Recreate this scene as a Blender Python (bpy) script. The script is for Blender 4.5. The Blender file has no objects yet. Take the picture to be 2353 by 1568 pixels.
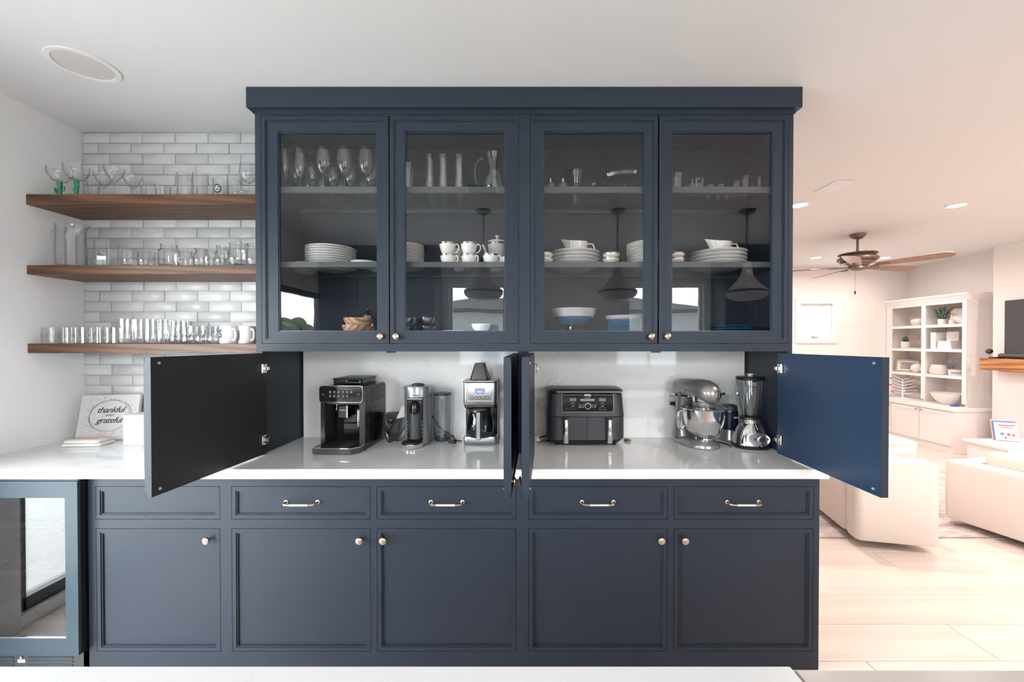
import bpy, math, random
from math import radians as R, sin, cos, pi, tan, atan2, sqrt
from mathutils import Vector, Matrix
random.seed(7)
S = bpy.context.scene
COL = S.collection

# ------------------------------------------------------------------ camera, world, lights, exposure
FPX, CX, CY, TH, EYE = 930.0, 1200.0, 795.0, R(0.5), 1.475
cam_data = bpy.data.cameras.new('camera'); cam = bpy.data.objects.new('camera', cam_data); COL.objects.link(cam)
cam.location = (0, 0, EYE); cam.rotation_euler = (R(90) - TH, 0, 0)
cam_data.sensor_width = 36; cam_data.lens = 36 * FPX / 2353
cam_data.shift_x = -(CX - 1176.5) / 2353; cam_data.shift_y = (CY - 784) / 2353
cam_data.clip_start = 0.02; cam_data.clip_end = 200
S.camera = cam
S.view_settings.view_transform = 'Standard'; S.view_settings.look = 'None'
S.view_settings.gamma = 1; S.view_settings.use_curve_mapping = False
S.view_settings.exposure = 0.42
S.cycles.max_bounces = 10; S.cycles.diffuse_bounces = 5; S.cycles.glossy_bounces = 5
S.cycles.transmission_bounces = 8; S.cycles.transparent_max_bounces = 24
S.cycles.sample_clamp_indirect = 4.0
S.cycles.use_denoising = True
world = bpy.data.worlds.new('world'); S.world = world; world.use_nodes = True
_nt = world.node_tree; _bg = _nt.nodes['Background']
_tc = _nt.nodes.new('ShaderNodeTexCoord'); _sep = _nt.nodes.new('ShaderNodeSeparateXYZ')
_rp = _nt.nodes.new('ShaderNodeValToRGB')
_nt.links.new(_tc.outputs['Generated'], _sep.inputs[0]); _nt.links.new(_sep.outputs[2], _rp.inputs[0])
_rp.color_ramp.elements[0].position = 0.0; _rp.color_ramp.elements[0].color = (0.97, 0.98, 0.975, 1)
_rp.color_ramp.elements[1].position = 0.7; _rp.color_ramp.elements[1].color = (0.80, 0.89, 1.0, 1)
_nt.links.new(_rp.outputs[0], _bg.inputs[0]); _bg.inputs[1].default_value = 19.0

def area_light(name, loc, rot, sx, sy, power, color, spread=180, shape='RECTANGLE'):
    d = bpy.data.lights.new(name, 'AREA'); d.shape = shape; d.size = sx
    if shape == 'RECTANGLE': d.size_y = sy
    d.energy = power; d.color = color; d.spread = R(spread)
    o = bpy.data.objects.new(name, d); COL.objects.link(o); o.location = loc; o.rotation_euler = rot
    return o
# daylight: portals steer the sky's light through the glass opening of the left wall and the windows (they emit nothing)
def portal(name, loc, rot, sx, sy):
    o = area_light(name, loc, rot, sx, sy, 1, (1,1,1)); o.data.cycles.is_portal = True
portal('sky_portal', (-2.76, 0.11, 1.08), (0, R(-90), 0), 2.1, 2.85)
portal('sky_portal', (-0.62, -1.62, 1.68), (R(90), 0, 0), 0.8, 1.2)
portal('sky_portal', (1.975, -1.62, 1.68), (R(90), 0, 0), 1.05, 1.2)
# recessed ceiling lamps that are switched on: living room, and unseen ones added to light the right side warm
CANS = [(2.53, 3.71), (3.98, 3.72), (5.37, 6.0), (4.35, 6.0), (2.6, 1.3), (4.1, 1.3), (5.5, 1.3), (4.4, -.6), (5.7, 3.7), (1.2, 5.2), (2.7, 6.0)]
K_CAN, C_CAN = 20.5, (1.0, 0.87, 0.815)
for (x_, y_) in CANS:
    area_light('recessed_lamp_light', (x_, y_, 2.705), (0, 0, 0), .12, .12, K_CAN * (.38 if y_ > 5 else 1.05), C_CAN, 170, 'DISK')





def P(px, py, Y):
    u = (px - CX) / FPX; v = (CY - py) / FPX
    dy = cos(TH) + v * sin(TH); dz = -sin(TH) + v * cos(TH)
    t = Y / dy
    return Vector((u * t, Y, EYE + dz * t))
def XP(px, Y, py=787): return P(px, py, Y).x
def ZP(py, Y): return P(1200, py, Y).z

# ------------------------------------------------------------------ mesh builder
class M:
    def __init__(s): s.v = []; s.f = []
    def add(s, v, f):
        n = len(s.v); s.v += [tuple(a) for a in v]; s.f += [tuple(i + n for i in q) for q in f]; return s
    def box(s, x0, x1, y0, y1, z0, z1):
        if x0 > x1: x0, x1 = x1, x0
        if y0 > y1: y0, y1 = y1, y0
        if z0 > z1: z0, z1 = z1, z0
        return s.add([(x0,y0,z0),(x1,y0,z0),(x1,y1,z0),(x0,y1,z0),(x0,y0,z1),(x1,y0,z1),(x1,y1,z1),(x0,y1,z1)],
            [(0,3,2,1),(4,5,6,7),(0,1,5,4),(1,2,6,5),(2,3,7,6),(3,0,4,7)])
    def rings(s, rs, closed=True, cap0=True, cap1=True):
        n = len(rs[0]); v = [p for r in rs for p in r]; f = []
        for i in range(len(rs) - 1):
            for j in range(n if closed else n - 1):
                k = (j + 1) % n
                f.append((i*n+j, i*n+k, (i+1)*n+k, (i+1)*n+j))
        if cap0: f.append(tuple(reversed(range(n))))
        if cap1: f.append(tuple(range((len(rs)-1)*n, len(rs)*n)))
        return s.add(v, f)
    def cbox(s, x0, x1, y0, y1, z0, z1, b=0.004):
        if x0 > x1: x0, x1 = x1, x0
        if y0 > y1: y0, y1 = y1, y0
        if z0 > z1: z0, z1 = z1, z0
        b = min(b, (x1-x0)*.45, (y1-y0)*.45, (z1-z0)*.45)
        def ring(i, z):
            a = [x0+i, x1-i, y0+i, y1-i]
            c = b if i == 0 else 0.3*b
            return [(a[0]+c,a[2],z),(a[1]-c,a[2],z),(a[1],a[2]+c,z),(a[1],a[3]-c,z),(a[1]-c,a[3],z),(a[0]+c,a[3],z),(a[0],a[3]-c,z),(a[0],a[2]+c,z)]
        return s.rings([ring(b, z0), ring(0, z0+b), ring(0, z1-b), ring(b, z1)])
    def rbox(s, x0, x1, y0, y1, z0, z1, r=0.02, b=0.004, n=5, taper=0.0, corners=(1,1,1,1)):
        # rounded outline in XY, extruded in Z, softened rims; taper widens the bottom
        def ring(i, z, t=0.0):
            X0, X1, Y0, Y1 = x0+i-t, x1-i+t, y0+i-t, y1-i+t; o = []
            for (cx, cy, a0, k) in ((X1,Y0,-90,0),(X1,Y1,0,1),(X0,Y1,90,2),(X0,Y0,180,3)):
                rr = max(r - i, 0.001) if corners[k] else 0.001
                ccx = cx - rr if cx == X1 else cx + rr; ccy = cy - rr if cy == Y1 else cy + rr
                for j in range(n + 1):
                    a = R(a0 + 90*j/n); o.append((ccx + rr*cos(a), ccy + rr*sin(a), z))
            return o
        return s.rings([ring(b, z0, taper), ring(b*.3, z0+b*.3, taper), ring(0, z0+b, taper), ring(0, z1-b), ring(b*.3, z1-b*.3), ring(b, z1)])
    def lathe(s, prof, seg=24, c=(0,0,0), wob=None, closed=False):
        rs = []
        for (r, z) in prof:
            ring = []
            for j in range(seg):
                a = 2*pi*j/seg; rr = r if wob is None else r*wob(a, z)
                ring.append((c[0]+rr*cos(a), c[1]+rr*sin(a), c[2]+z))
            rs.append(ring)
        if closed:
            rs.append(rs[0]); return s.rings(rs, cap0=False, cap1=False)
        return s.rings(rs)
    def cyl(s, c, r, h, axis='z', seg=20, r2=None, b=0.0):
        r2 = r if r2 is None else r2
        prof = [(r, 0), (r2, h)] if b == 0 else [(r-b, 0), (r, b), (r2, h-b), (r2-b, h)]
        m = M().lathe(prof, seg)
        return s.add([_ax(p, axis, c) for p in m.v], m.f)
    def lat(s, prof, c, axis='z', seg=24):
        m = M().lathe(prof, seg); return s.add([_ax(p, axis, c) for p in m.v], m.f)
    def tube(s, pts, r, seg=8, closed=False, cap=True):
        pts = [Vector(p) for p in pts]; n = len(pts); rs = []; up = None
        for i, p in enumerate(pts):
            if closed: t = pts[(i+1) % n] - pts[i-1]
            else: t = pts[min(i+1, n-1)] - pts[max(i-1, 0)]
            t.normalize()
            if up is None:
                up = Vector((0,0,1)) if abs(t.z) < .9 else Vector((1,0,0))
            a = t.cross(up)
            if a.length < 1e-5: a = t.cross(Vector((0,1,0)))
            a.normalize(); b_ = a.cross(t).normalized(); up = b_
            rr = r[i] if isinstance(r, (list, tuple)) else r
            rs.append([tuple(p + a*rr*cos(2*pi*j/seg) + b_*rr*sin(2*pi*j/seg)) for j in range(seg)])
        if closed: rs.append(rs[0]); return s.rings(rs, cap0=False, cap1=False)
        return s.rings(rs, cap0=cap, cap1=cap)
    def prism(s, poly, axis, a0, a1):
        # poly: 2D points; axis 'x': (y,z), 'y': (x,z), 'z': (x,y)
        def m(p, a): return {'x': (a, p[0], p[1]), 'y': (p[0], a, p[1]), 'z': (p[0], p[1], a)}[axis]
        return s.rings([[m(p, a0) for p in poly], [m(p, a1) for p in poly]])
    def sphere(s, c, r, seg=16, rg=10, sc=(1,1,1)):
        prof = [(max(r*sin(pi*i/rg), 1e-4), -r*cos(pi*i/rg)) for i in range(rg+1)]
        m = M().lathe(prof, seg)
        return s.add([(c[0]+p[0]*sc[0], c[1]+p[1]*sc[1], c[2]+p[2]*sc[2]) for p in m.v], m.f)
    def frame(s, x0, x1, z0, z1, w, y0, y1):
        # rectangular frame facing -Y as one mesh
        o = [(x0,z0),(x1,z0),(x1,z1),(x0,z1)]; i = [(x0+w,z0+w),(x1-w,z0+w),(x1-w,z1-w),(x0+w,z1-w)]
        v = [(p[0],y0,p[1]) for p in o]+[(p[0],y0,p[1]) for p in i]+[(p[0],y1,p[1]) for p in o]+[(p[0],y1,p[1]) for p in i]
        f = []
        for a in range(4):
            b = (a+1) % 4
            f += [(a,b,b+4,a+4),(a+8,a+12,b+12,b+8),(a,a+8,b+8,b),(a+4,b+4,b+12,a+12)]
        return s.add(v, f)
    def xf(s, mat):
        s.v = [tuple(mat @ Vector(p)) for p in s.v]; return s
    def move(s, x, y, z): return s.xf(Matrix.Translation((x, y, z)))
    def join(s, o): return s.add(o.v, o.f)
    def build(s, name, mat, parent=None, loc=(0,0,0), rot=(0,0,0), smooth=35):
        me = bpy.data.meshes.new(name); me.from_pydata(s.v, [], s.f); me.validate(); me.update()
        import bmesh
        bm = bmesh.new(); bm.from_mesh(me); bmesh.ops.recalc_face_normals(bm, faces=bm.faces); bm.to_mesh(me); bm.free()
        if smooth:
            me.shade_smooth(); me.set_sharp_from_angle(angle=R(smooth))
        if mat is not None: me.materials.append(mat)
        o = bpy.data.objects.new(name, me); COL.objects.link(o)
        if parent is not None: o.parent = parent
        o.location = loc; o.rotation_euler = rot
        return o
def _ax(p, axis, c):
    x, y, z = p
    if axis == 'x': q = (z, x, y)
    elif axis == 'y': q = (x, z, y)
    elif axis == '-y': q = (x, -z, y)
    else: q = (x, y, z)
    return (q[0]+c[0], q[1]+c[1], q[2]+c[2])

def tagit(o, label=None, cat=None, group=None, kind=None):
    if label: o['label'] = label
    if cat: o['category'] = cat
    if group: o['group'] = group
    if kind: o['kind'] = kind
    return o
def thing(name, label, cat, loc=(0,0,0), rot=0, group=None, rot3=None):
    o = bpy.data.objects.new(name, None); o.empty_display_size = .05; COL.objects.link(o)
    o.location = loc; o.rotation_euler = rot3 if rot3 else (0, 0, rot)
    return tagit(o, label, cat, group)
def solo(name, m, mat, label, cat, loc=(0,0,0), rot=0, group=None, rot3=None, kind=None):
    o = m.build(name, mat, None, loc, rot3 if rot3 else (0,0,rot)); return tagit(o, label, cat, group, kind)
def struct(name, m, mat, parent=None, label=None):
    o = m.build(name, mat, parent)
    if parent is None: o['kind'] = 'structure'
    if label: o['label'] = label
    return o
_kids = {}
def children(o): return [c for c in bpy.data.objects if c.parent == o]
def dup(o, loc=None, rot=None, label=None, group=None, scale=None):
    def cp(a, par):
        c = a.copy(); COL.objects.link(c); c.parent = par
        for ch in kids_of(a): cp(ch, c)
        return c
    c = cp(o, None)
    if loc is not None: c.location = loc
    if rot is not None: c.rotation_euler = (0, 0, rot)
    if label: c['label'] = label
    if group: c['group'] = group
    if scale: c.scale = (scale if isinstance(scale, tuple) else (scale,)*3)
    return c
def kids_of(a):
    return list(a.children)
def text(name, s, size, mat, parent, loc, rot=(R(90),0,0), shear=0, align='CENTER', ext=0.0003, sx=1.0, bold=0.0, space=1.0):
    c = bpy.data.curves.new(name, 'FONT'); c.body = s; c.size = size; c.extrude = ext; c.shear = shear
    c.align_x = align; c.align_y = 'CENTER'; c.offset = bold; c.space_character = space; c.materials.append(mat)
    c.resolution_u = 3
    tmp = bpy.data.objects.new(name, c)
    me = bpy.data.meshes.new_from_object(tmp); bpy.data.objects.remove(tmp); bpy.data.curves.remove(c)
    if not me.materials: me.materials.append(mat)
    o = bpy.data.objects.new(name, me); COL.objects.link(o); o.parent = parent; o.location = loc; o.rotation_euler = rot
    o.scale = (sx, 1, 1)
    return o

# ------------------------------------------------------------------ materials
def mat(name, col, rough=.5, metal=0.0, spec=.5, emit=None, estr=0, noise=0.0, nscale=8.0, bump=0.0, bscale=60.0, coat=0.0, col2=None, vec=(1,1,1), rnd=0.0, ndet=4):
    m = bpy.data.materials.new(name); m.use_nodes = True; nt = m.node_tree; b = nt.nodes['Principled BSDF']
    b.inputs['Base Color'].default_value = (*col, 1); b.inputs['Roughness'].default_value = rough
    b.inputs['Metallic'].default_value = metal; b.inputs['Specular IOR Level'].default_value = spec
    b.inputs['Coat Weight'].default_value = coat; b.inputs['Coat Roughness'].default_value = .08
    if emit: b.inputs['Emission Color'].default_value = (*emit, 1); b.inputs['Emission Strength'].default_value = estr
    tc = nt.nodes.new('ShaderNodeTexCoord'); mp = nt.nodes.new('ShaderNodeMapping'); mp.inputs['Scale'].default_value = vec
    nt.links.new(tc.outputs['Object'], mp.inputs[0])
    if noise or rnd or col2:
        n = nt.nodes.new('ShaderNodeTexNoise'); n.inputs['Scale'].default_value = nscale; n.inputs['Detail'].default_value = ndet
        nt.links.new(mp.outputs[0], n.inputs['Vector'])
        c2 = col2 if col2 else tuple(max(0, c*(1-noise)) for c in col)
        rp = nt.nodes.new('ShaderNodeValToRGB'); rp.color_ramp.elements[0].position = .35; rp.color_ramp.elements[1].position = .65
        rp.color_ramp.elements[0].color = (*c2, 1); rp.color_ramp.elements[1].color = (*col, 1)
        nt.links.new(n.outputs['Fac'], rp.inputs[0]); out = rp.outputs[0]
        if rnd:
            oi = nt.nodes.new('ShaderNodeObjectInfo'); mr = nt.nodes.new('ShaderNodeMapRange')
            mr.inputs['To Min'].default_value = 1-rnd; mr.inputs['To Max'].default_value = 1.0
            nt.links.new(oi.outputs['Random'], mr.inputs[0])
            mx = nt.nodes.new('ShaderNodeVectorMath'); mx.operation = 'SCALE'
            nt.links.new(out, mx.inputs[0]); nt.links.new(mr.outputs[0], mx.inputs['Scale']); out = mx.outputs[0]
            ad = nt.nodes.new('ShaderNodeVectorMath'); ad.operation = 'ADD'; m2 = nt.nodes.new('ShaderNodeVectorMath'); m2.operation = 'SCALE'
            nt.links.new(oi.outputs['Random'], m2.inputs['Scale']); m2.inputs[0].default_value = (17, 31, 23)
            nt.links.new(mp.outputs[0], ad.inputs[0]); nt.links.new(m2.outputs[0], ad.inputs[1]); nt.links.new(ad.outputs[0], n.inputs['Vector'])
        nt.links.new(out, b.inputs['Base Color'])
    if bump:
        n2 = nt.nodes.new('ShaderNodeTexNoise'); n2.inputs['Scale'].default_value = bscale; n2.inputs['Detail'].default_value = 3
        nt.links.new(mp.outputs[0], n2.inputs['Vector'])
        bp = nt.nodes.new('ShaderNodeBump'); bp.inputs['Strength'].default_value = bump; bp.inputs['Distance'].default_value = .002
        nt.links.new(n2.outputs['Fac'], bp.inputs['Height']); nt.links.new(bp.outputs[0], b.inputs['Normal'])
    return m
def wood(name, dark, light, rough=.45, scale=1.0, axis=0, dist=6.0, rnd=False, wv=.45):
    m = bpy.data.materials.new(name); m.use_nodes = True; nt = m.node_tree; b = nt.nodes['Principled BSDF']
    tc = nt.nodes.new('ShaderNodeTexCoord'); mp = nt.nodes.new('ShaderNodeMapping')
    s = [14*scale]*3; s[axis] = 0.9*scale; mp.inputs['Scale'].default_value = s
    src = tc.outputs['Object']
    if rnd:
        oi = nt.nodes.new('ShaderNodeObjectInfo'); m2 = nt.nodes.new('ShaderNodeVectorMath'); m2.operation = 'SCALE'
        m2.inputs[0].default_value = (7, 13, 5); nt.links.new(oi.outputs['Random'], m2.inputs['Scale'])
        ad = nt.nodes.new('ShaderNodeVectorMath'); ad.operation = 'ADD'
        nt.links.new(src, ad.inputs[0]); nt.links.new(m2.outputs[0], ad.inputs[1]); src = ad.outputs[0]
    nt.links.new(src, mp.inputs[0])
    n = nt.nodes.new('ShaderNodeTexNoise'); n.inputs['Scale'].default_value = 1.6; n.inputs['Detail'].default_value = 6; n.inputs['Distortion'].default_value = dist*.12
    w = nt.nodes.new('ShaderNodeTexWave'); w.wave_type = 'BANDS'; w.bands_direction = 'DIAGONAL'
    w.inputs['Scale'].default_value = .8; w.inputs['Distortion'].default_value = dist; w.inputs['Detail'].default_value = 3
    nt.links.new(mp.outputs[0], n.inputs['Vector']); nt.links.new(mp.outputs[0], w.inputs['Vector'])
    mx = nt.nodes.new('ShaderNodeMath'); mx.operation = 'MULTIPLY_ADD'; mx.inputs[1].default_value = wv
    nt.links.new(w.outputs['Fac'], mx.inputs[0])
    sc = nt.nodes.new('ShaderNodeMath'); sc.operation = 'MULTIPLY'; sc.inputs[1].default_value = 1-wv
    nt.links.new(n.outputs['Fac'], sc.inputs[0]); nt.links.new(sc.outputs[0], mx.inputs[2])
    rp = nt.nodes.new('ShaderNodeValToRGB'); rp.color_ramp.elements[0].position = .2; rp.color_ramp.elements[1].position = .75
    rp.color_ramp.elements[0].color = (*dark, 1); rp.color_ramp.elements[1].color = (*light, 1)
    nt.links.new(mx.outputs[0], rp.inputs[0]); nt.links.new(rp.outputs[0], b.inputs['Base Color'])
    b.inputs['Roughness'].default_value = rough
    bp = nt.nodes.new('ShaderNodeBump'); bp.inputs['Strength'].default_value = .15; bp.inputs['Distance'].default_value = .001
    nt.links.new(mx.outputs[0], bp.inputs['Height']); nt.links.new(bp.outputs[0], b.inputs['Normal'])
    return m
def marble(name, base, vein, rough=.06, scale=1.0, strength=.55, width=.025, seed=0.0):
    m = bpy.data.materials.new(name); m.use_nodes = True; nt = m.node_tree; b = nt.nodes['Principled BSDF']
    tc = nt.nodes.new('ShaderNodeTexCoord'); mp = nt.nodes.new('ShaderNodeMapping')
    mp.inputs['Rotation'].default_value = (.5, .4, .7); mp.inputs['Location'].default_value = (seed, seed*.7, 0)
    nt.links.new(tc.outputs['Object'], mp.inputs[0])
    def veins(sc, wd, det, dist):
        n = nt.nodes.new('ShaderNodeTexNoise'); n.inputs['Scale'].default_value = sc; n.inputs['Detail'].default_value = det
        n.inputs['Roughness'].default_value = .55; n.inputs['Distortion'].default_value = dist
        nt.links.new(mp.outputs[0], n.inputs['Vector'])
        a = nt.nodes.new('ShaderNodeMath'); a.operation = 'SUBTRACT'; a.inputs[1].default_value = .5; nt.links.new(n.outputs['Fac'], a.inputs[0])
        c = nt.nodes.new('ShaderNodeMath'); c.operation = 'ABSOLUTE'; nt.links.new(a.outputs[0], c.inputs[0])
        d = nt.nodes.new('ShaderNodeMapRange'); d.inputs['From Min'].default_value = 0; d.inputs['From Max'].default_value = wd
        d.inputs['To Min'].default_value = 1; d.inputs['To Max'].default_value = 0; nt.links.new(c.outputs[0], d.inputs[0]); return d.outputs[0]
    v1 = veins(1.1*scale, width, 5, 1.2); v2 = veins(2.6*scale, width*.5, 6, .8)
    msk = nt.nodes.new('ShaderNodeTexNoise'); msk.inputs['Scale'].default_value = 1.7*scale; nt.links.new(mp.outputs[0], msk.inputs['Vector'])
    mr = nt.nodes.new('ShaderNodeMapRange'); mr.inputs['From Min'].default_value = .42; mr.inputs['From Max'].default_value = .62; nt.links.new(msk.outputs['Fac'], mr.inputs[0])
    s1 = nt.nodes.new('ShaderNodeMath'); s1.operation = 'MULTIPLY_ADD'; s1.inputs[1].default_value = .5; nt.links.new(v2, s1.inputs[0]); nt.links.new(v1, s1.inputs[2])
    s2 = nt.nodes.new('ShaderNodeMath'); s2.operation = 'MULTIPLY'; nt.links.new(s1.outputs[0], s2.inputs[0]); nt.links.new(mr.outputs[0], s2.inputs[1])
    s3 = nt.nodes.new('ShaderNodeMath'); s3.operation = 'MULTIPLY'; s3.inputs[1].default_value = strength; s3.use_clamp = True; nt.links.new(s2.outputs[0], s3.inputs[0])
    mx = nt.nodes.new('ShaderNodeMix'); mx.data_type = 'RGBA'; mx.inputs[6].default_value = (*base, 1); mx.inputs[7].default_value = (*vein, 1)
    nt.links.new(s3.outputs[0], mx.inputs[0]); nt.links.new(mx.outputs[2], b.inputs['Base Color'])
    b.inputs['Roughness'].default_value = rough; b.inputs['Specular IOR Level'].default_value = .8
    return m
def schlick(nt, f0, normal=None):
    lw = nt.nodes.new('ShaderNodeLayerWeight'); lw.inputs[0].default_value = .5
    pw = nt.nodes.new('ShaderNodeMath'); pw.operation = 'POWER'; pw.inputs[1].default_value = 5.0
    ma = nt.nodes.new('ShaderNodeMath'); ma.operation = 'MULTIPLY_ADD'; ma.inputs[1].default_value = 1 - f0; ma.inputs[2].default_value = f0
    nt.links.new(lw.outputs['Facing'], pw.inputs[0]); nt.links.new(pw.outputs[0], ma.inputs[0]); return ma.outputs[0], lw.outputs['Facing']
def thin_glass(name, tint=(1,1,1), f0=.045, rough=0.0, edge=0.0, wave=0.0):
    # clear sheet: mostly passes light, mirrors more towards grazing angles
    m = bpy.data.materials.new(name); m.use_nodes = True; nt = m.node_tree; nt.nodes.clear()
    out = nt.nodes.new('ShaderNodeOutputMaterial'); tr = nt.nodes.new('ShaderNodeBsdfTransparent'); gl = nt.nodes.new('ShaderNodeBsdfGlossy')
    tr.inputs[0].default_value = (*tint, 1); gl.inputs['Roughness'].default_value = rough
    f, fac = schlick(nt, f0); mx = nt.nodes.new('ShaderNodeMixShader')
    nt.links.new(f, mx.inputs[0]); nt.links.new(tr.outputs[0], mx.inputs[1]); nt.links.new(gl.outputs[0], mx.inputs[2])
    nt.links.new(mx.outputs[0], out.inputs[0])
    if edge:
        rp = nt.nodes.new('ShaderNodeValToRGB'); rp.color_ramp.elements[0].color = (*tint, 1); rp.color_ramp.elements[0].position = .45
        rp.color_ramp.elements[1].color = (*(t*(1-edge) for t in tint), 1)
        nt.links.new(fac, rp.inputs[0]); nt.links.new(rp.outputs[0], tr.inputs[0])
    if wave:
        tc = nt.nodes.new('ShaderNodeTexCoord'); n = nt.nodes.new('ShaderNodeTexNoise'); n.inputs['Scale'].default_value = 3
        nt.links.new(tc.outputs['Object'], n.inputs['Vector']); bp = nt.nodes.new('ShaderNodeBump'); bp.inputs['Strength'].default_value = wave
        bp.inputs['Distance'].default_value = .01
        nt.links.new(n.outputs['Fac'], bp.inputs['Height']); nt.links.new(bp.outputs[0], gl.inputs['Normal'])
    return m
def solid_glass(name, tint=(1,1,1), rough=0.0, mixt=.45):
    m = bpy.data.materials.new(name); m.use_nodes = True; nt = m.node_tree; nt.nodes.clear()
    out = nt.nodes.new('ShaderNodeOutputMaterial'); tr = nt.nodes.new('ShaderNodeBsdfTransparent'); gl = nt.nodes.new('ShaderNodeBsdfGlass')
    tr.inputs[0].default_value = (*tint, 1); gl.inputs[0].default_value = (*tint, 1); gl.inputs['Roughness'].default_value = rough; gl.inputs['IOR'].default_value = 1.45
    mx = nt.nodes.new('ShaderNodeMixShader'); mx.inputs[0].default_value = 1-mixt
    nt.links.new(tr.outputs[0], mx.inputs[1]); nt.links.new(gl.outputs[0], mx.inputs[2]); nt.links.new(mx.outputs[0], out.inputs[0])
    return m
NAVY = mat('navy_paint', (.0165, .0240, .0370), rough=.46, spec=.30, bump=.02, bscale=120)
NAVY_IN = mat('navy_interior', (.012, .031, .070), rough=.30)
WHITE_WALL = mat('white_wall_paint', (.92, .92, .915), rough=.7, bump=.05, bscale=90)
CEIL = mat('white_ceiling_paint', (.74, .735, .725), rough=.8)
TILE = mat('glazed_tile', (.86, .86, .86), rough=.25, col2=(.77, .775, .785), nscale=6, vec=(1,1,2), rnd=.20, bump=.05, bscale=14)
GROUT = mat('grout', (.86, .86, .85), rough=.8)
SPLASHM = marble('splashback_marble', (.93, .925, .915), (.55, .52, .48), rough=.05, strength=.38, width=.009, seed=1.3, scale=.7)
MARBLE = marble('white_marble', (.77, .765, .755), (.50, .47, .44), rough=.035, strength=.32, width=.014)
MARBLE_I = marble('island_marble', (.60, .60, .595), (.45, .44, .42), rough=.12, seed=3.1, strength=.35, width=.014)
QUARTZ = mat('grey_quartz', (.42, .385, .36), rough=.2, noise=.08, nscale=3)
OAK = wood('stained_oak', (.028, .011, .004), (.125, .048, .016), rough=.5, scale=1.3)
PLANK = wood('light_plank', (.58, .49, .43), (.74, .655, .59), rough=.35, scale=.5, dist=3, rnd=True, wv=.0)
JOINT = mat('plank_joint', (.30, .22, .16), rough=.8)
BRASS = mat('aged_nickel_brass', (.55, .44, .34), rough=.28, metal=1.0)
CHROME = mat('chrome', (.80, .80, .80), rough=.08, metal=1.0)
STEEL = mat('brushed_steel', (.45, .45, .46), rough=.28, metal=1.0, bump=.1, bscale=40, vec=(1,1,30))
NICKEL = mat('hinge_nickel', (.75, .73, .70), rough=.2, metal=1.0)
BLACK = mat('black_plastic', (.012, .012, .013), rough=.35)
GLOSSBLACK = mat('gloss_black_plastic', (.008, .008, .009), rough=.08)
DGREY = mat('dark_grey_plastic', (.045, .048, .055), rough=.4)
PORC = mat('white_porcelain', (.84, .83, .81), rough=.12)
GOLDRIM = mat('gilt_rim', (.62, .50, .34), rough=.2, metal=1.0)
SILVRIM = mat('silver_band', (.45, .43, .42), rough=.2, metal=1.0)
WHITEP = mat('white_plastic', (.82, .82, .82), rough=.4)
WHITEWOOD = mat('white_lacquer', (.86, .84, .83), rough=.35)
PANE = thin_glass('clear_pane', f0=.042, wave=.05)
WPANE = thin_glass('window_pane', f0=.03)
GLASS = thin_glass('clear_glassware', (.99,.995,.995), f0=.07, edge=.30)
SHELFG = thin_glass('shelf_glass', (.93,.96,.95), f0=.04)
RAIL_LIT = mat('shelf_rail_lit', (.075,.088,.095), rough=.35)  # navy rails made lighter, paint gloss and reflected glow put into the colour
CRYSTAL = thin_glass('cut_crystal', (.99,.995,.995), f0=.095, edge=.22)
# ------------------------------------------------------------------ setting
XL, YB, CEILZ, FLZ = -2.634, 2.44, 2.732, -0.03
YC, YBASE, YU, ZC = 1.80, 1.845, 2.026, 0.908
XR, YFAR, YREAR = 6.48, 6.81, -1.5
XUL, XUR = XP(587, YU, 530), XP(1822, YU, 530)

fl = struct('floor', M().box(XL-.1, XR+.1, YREAR-.1, YFAR+.1, FLZ-.06, FLZ-.006), JOINT)
_rows = int((YFAR - YREAR) / .25) + 1
y0 = 1.897 - 14*.25
plank_mesh = {}
jx = {0: 1.62, 1: 2.26, 2: 1.05, 3: .35, 4: 2.51, 5: 1.4}
r = 0; y = 1.897 - .25*13
while y < YFAR:
    ya, yb = max(y, YREAR), min(y + .25, YFAR)
    k = round((y - 1.897) / .25)
    off = {-1: 1.62, 0: 2.26, 3: 2.51, 1: .9, 2: 3.9}.get(k, (k*1.37) % 2.4)
    x = off - 2.4*4
    while x < XR:
        xa, xb = max(x, XL), min(x + 2.4, XR)
        if xb - xa > .02:
            m = M().cbox(xa+.0012, xb-.0012, ya+.0012, yb-.0012, FLZ-.008, FLZ, .0015)
            m.build('plank', PLANK, fl, smooth=0)
        x += 2.4
    y += .25

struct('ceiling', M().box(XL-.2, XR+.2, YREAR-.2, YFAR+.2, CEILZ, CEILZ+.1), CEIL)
# left wall with the sliding door opening
DY0, DY1, DZ0, DZ1 = -1.30, 1.52, 0.03, 2.12
wl = M().box(XL-.14, XL, DY1, YFAR, FLZ, CEILZ)
wl.box(XL-.14, XL, YREAR-.14, DY0, FLZ, CEILZ)
wl.box(XL-.14, XL, DY0, DY1, DZ1, CEILZ); wl.box(XL-.14, XL, DY0, DY1, FLZ-.05, DZ0)
struct('wall_left', wl, WHITE_WALL)
DARKFR = mat('dark_bronze_frame', (.05, .055, .06), rough=.35)
dd = thing('door_1', None, None, (0,0,0)); dd['kind'] = 'structure'
TRIMW = mat('white_trim_paint', (.80,.81,.82), rough=.4)
for (a, b_) in ((DY0, DY0+.07), (DY1-.07, DY1), (0.02, .12)):
    M().box(XL-.11, XL-.04, a, b_, DZ0, DZ1).build('door_frame', DARKFR, dd)
M().box(XL-.11, XL-.04, DY0, DY1, DZ1-.07, DZ1).build('door_frame', DARKFR, dd)
M().box(XL-.11, XL-.04, DY0, DY1, DZ0, DZ0+.07).build('door_frame', DARKFR, dd)
M().box(XL-.08, XL-.072, DY0+.07, .02, DZ0+.07, DZ1-.07).build('door_pane', WPANE, dd, smooth=0)
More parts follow.
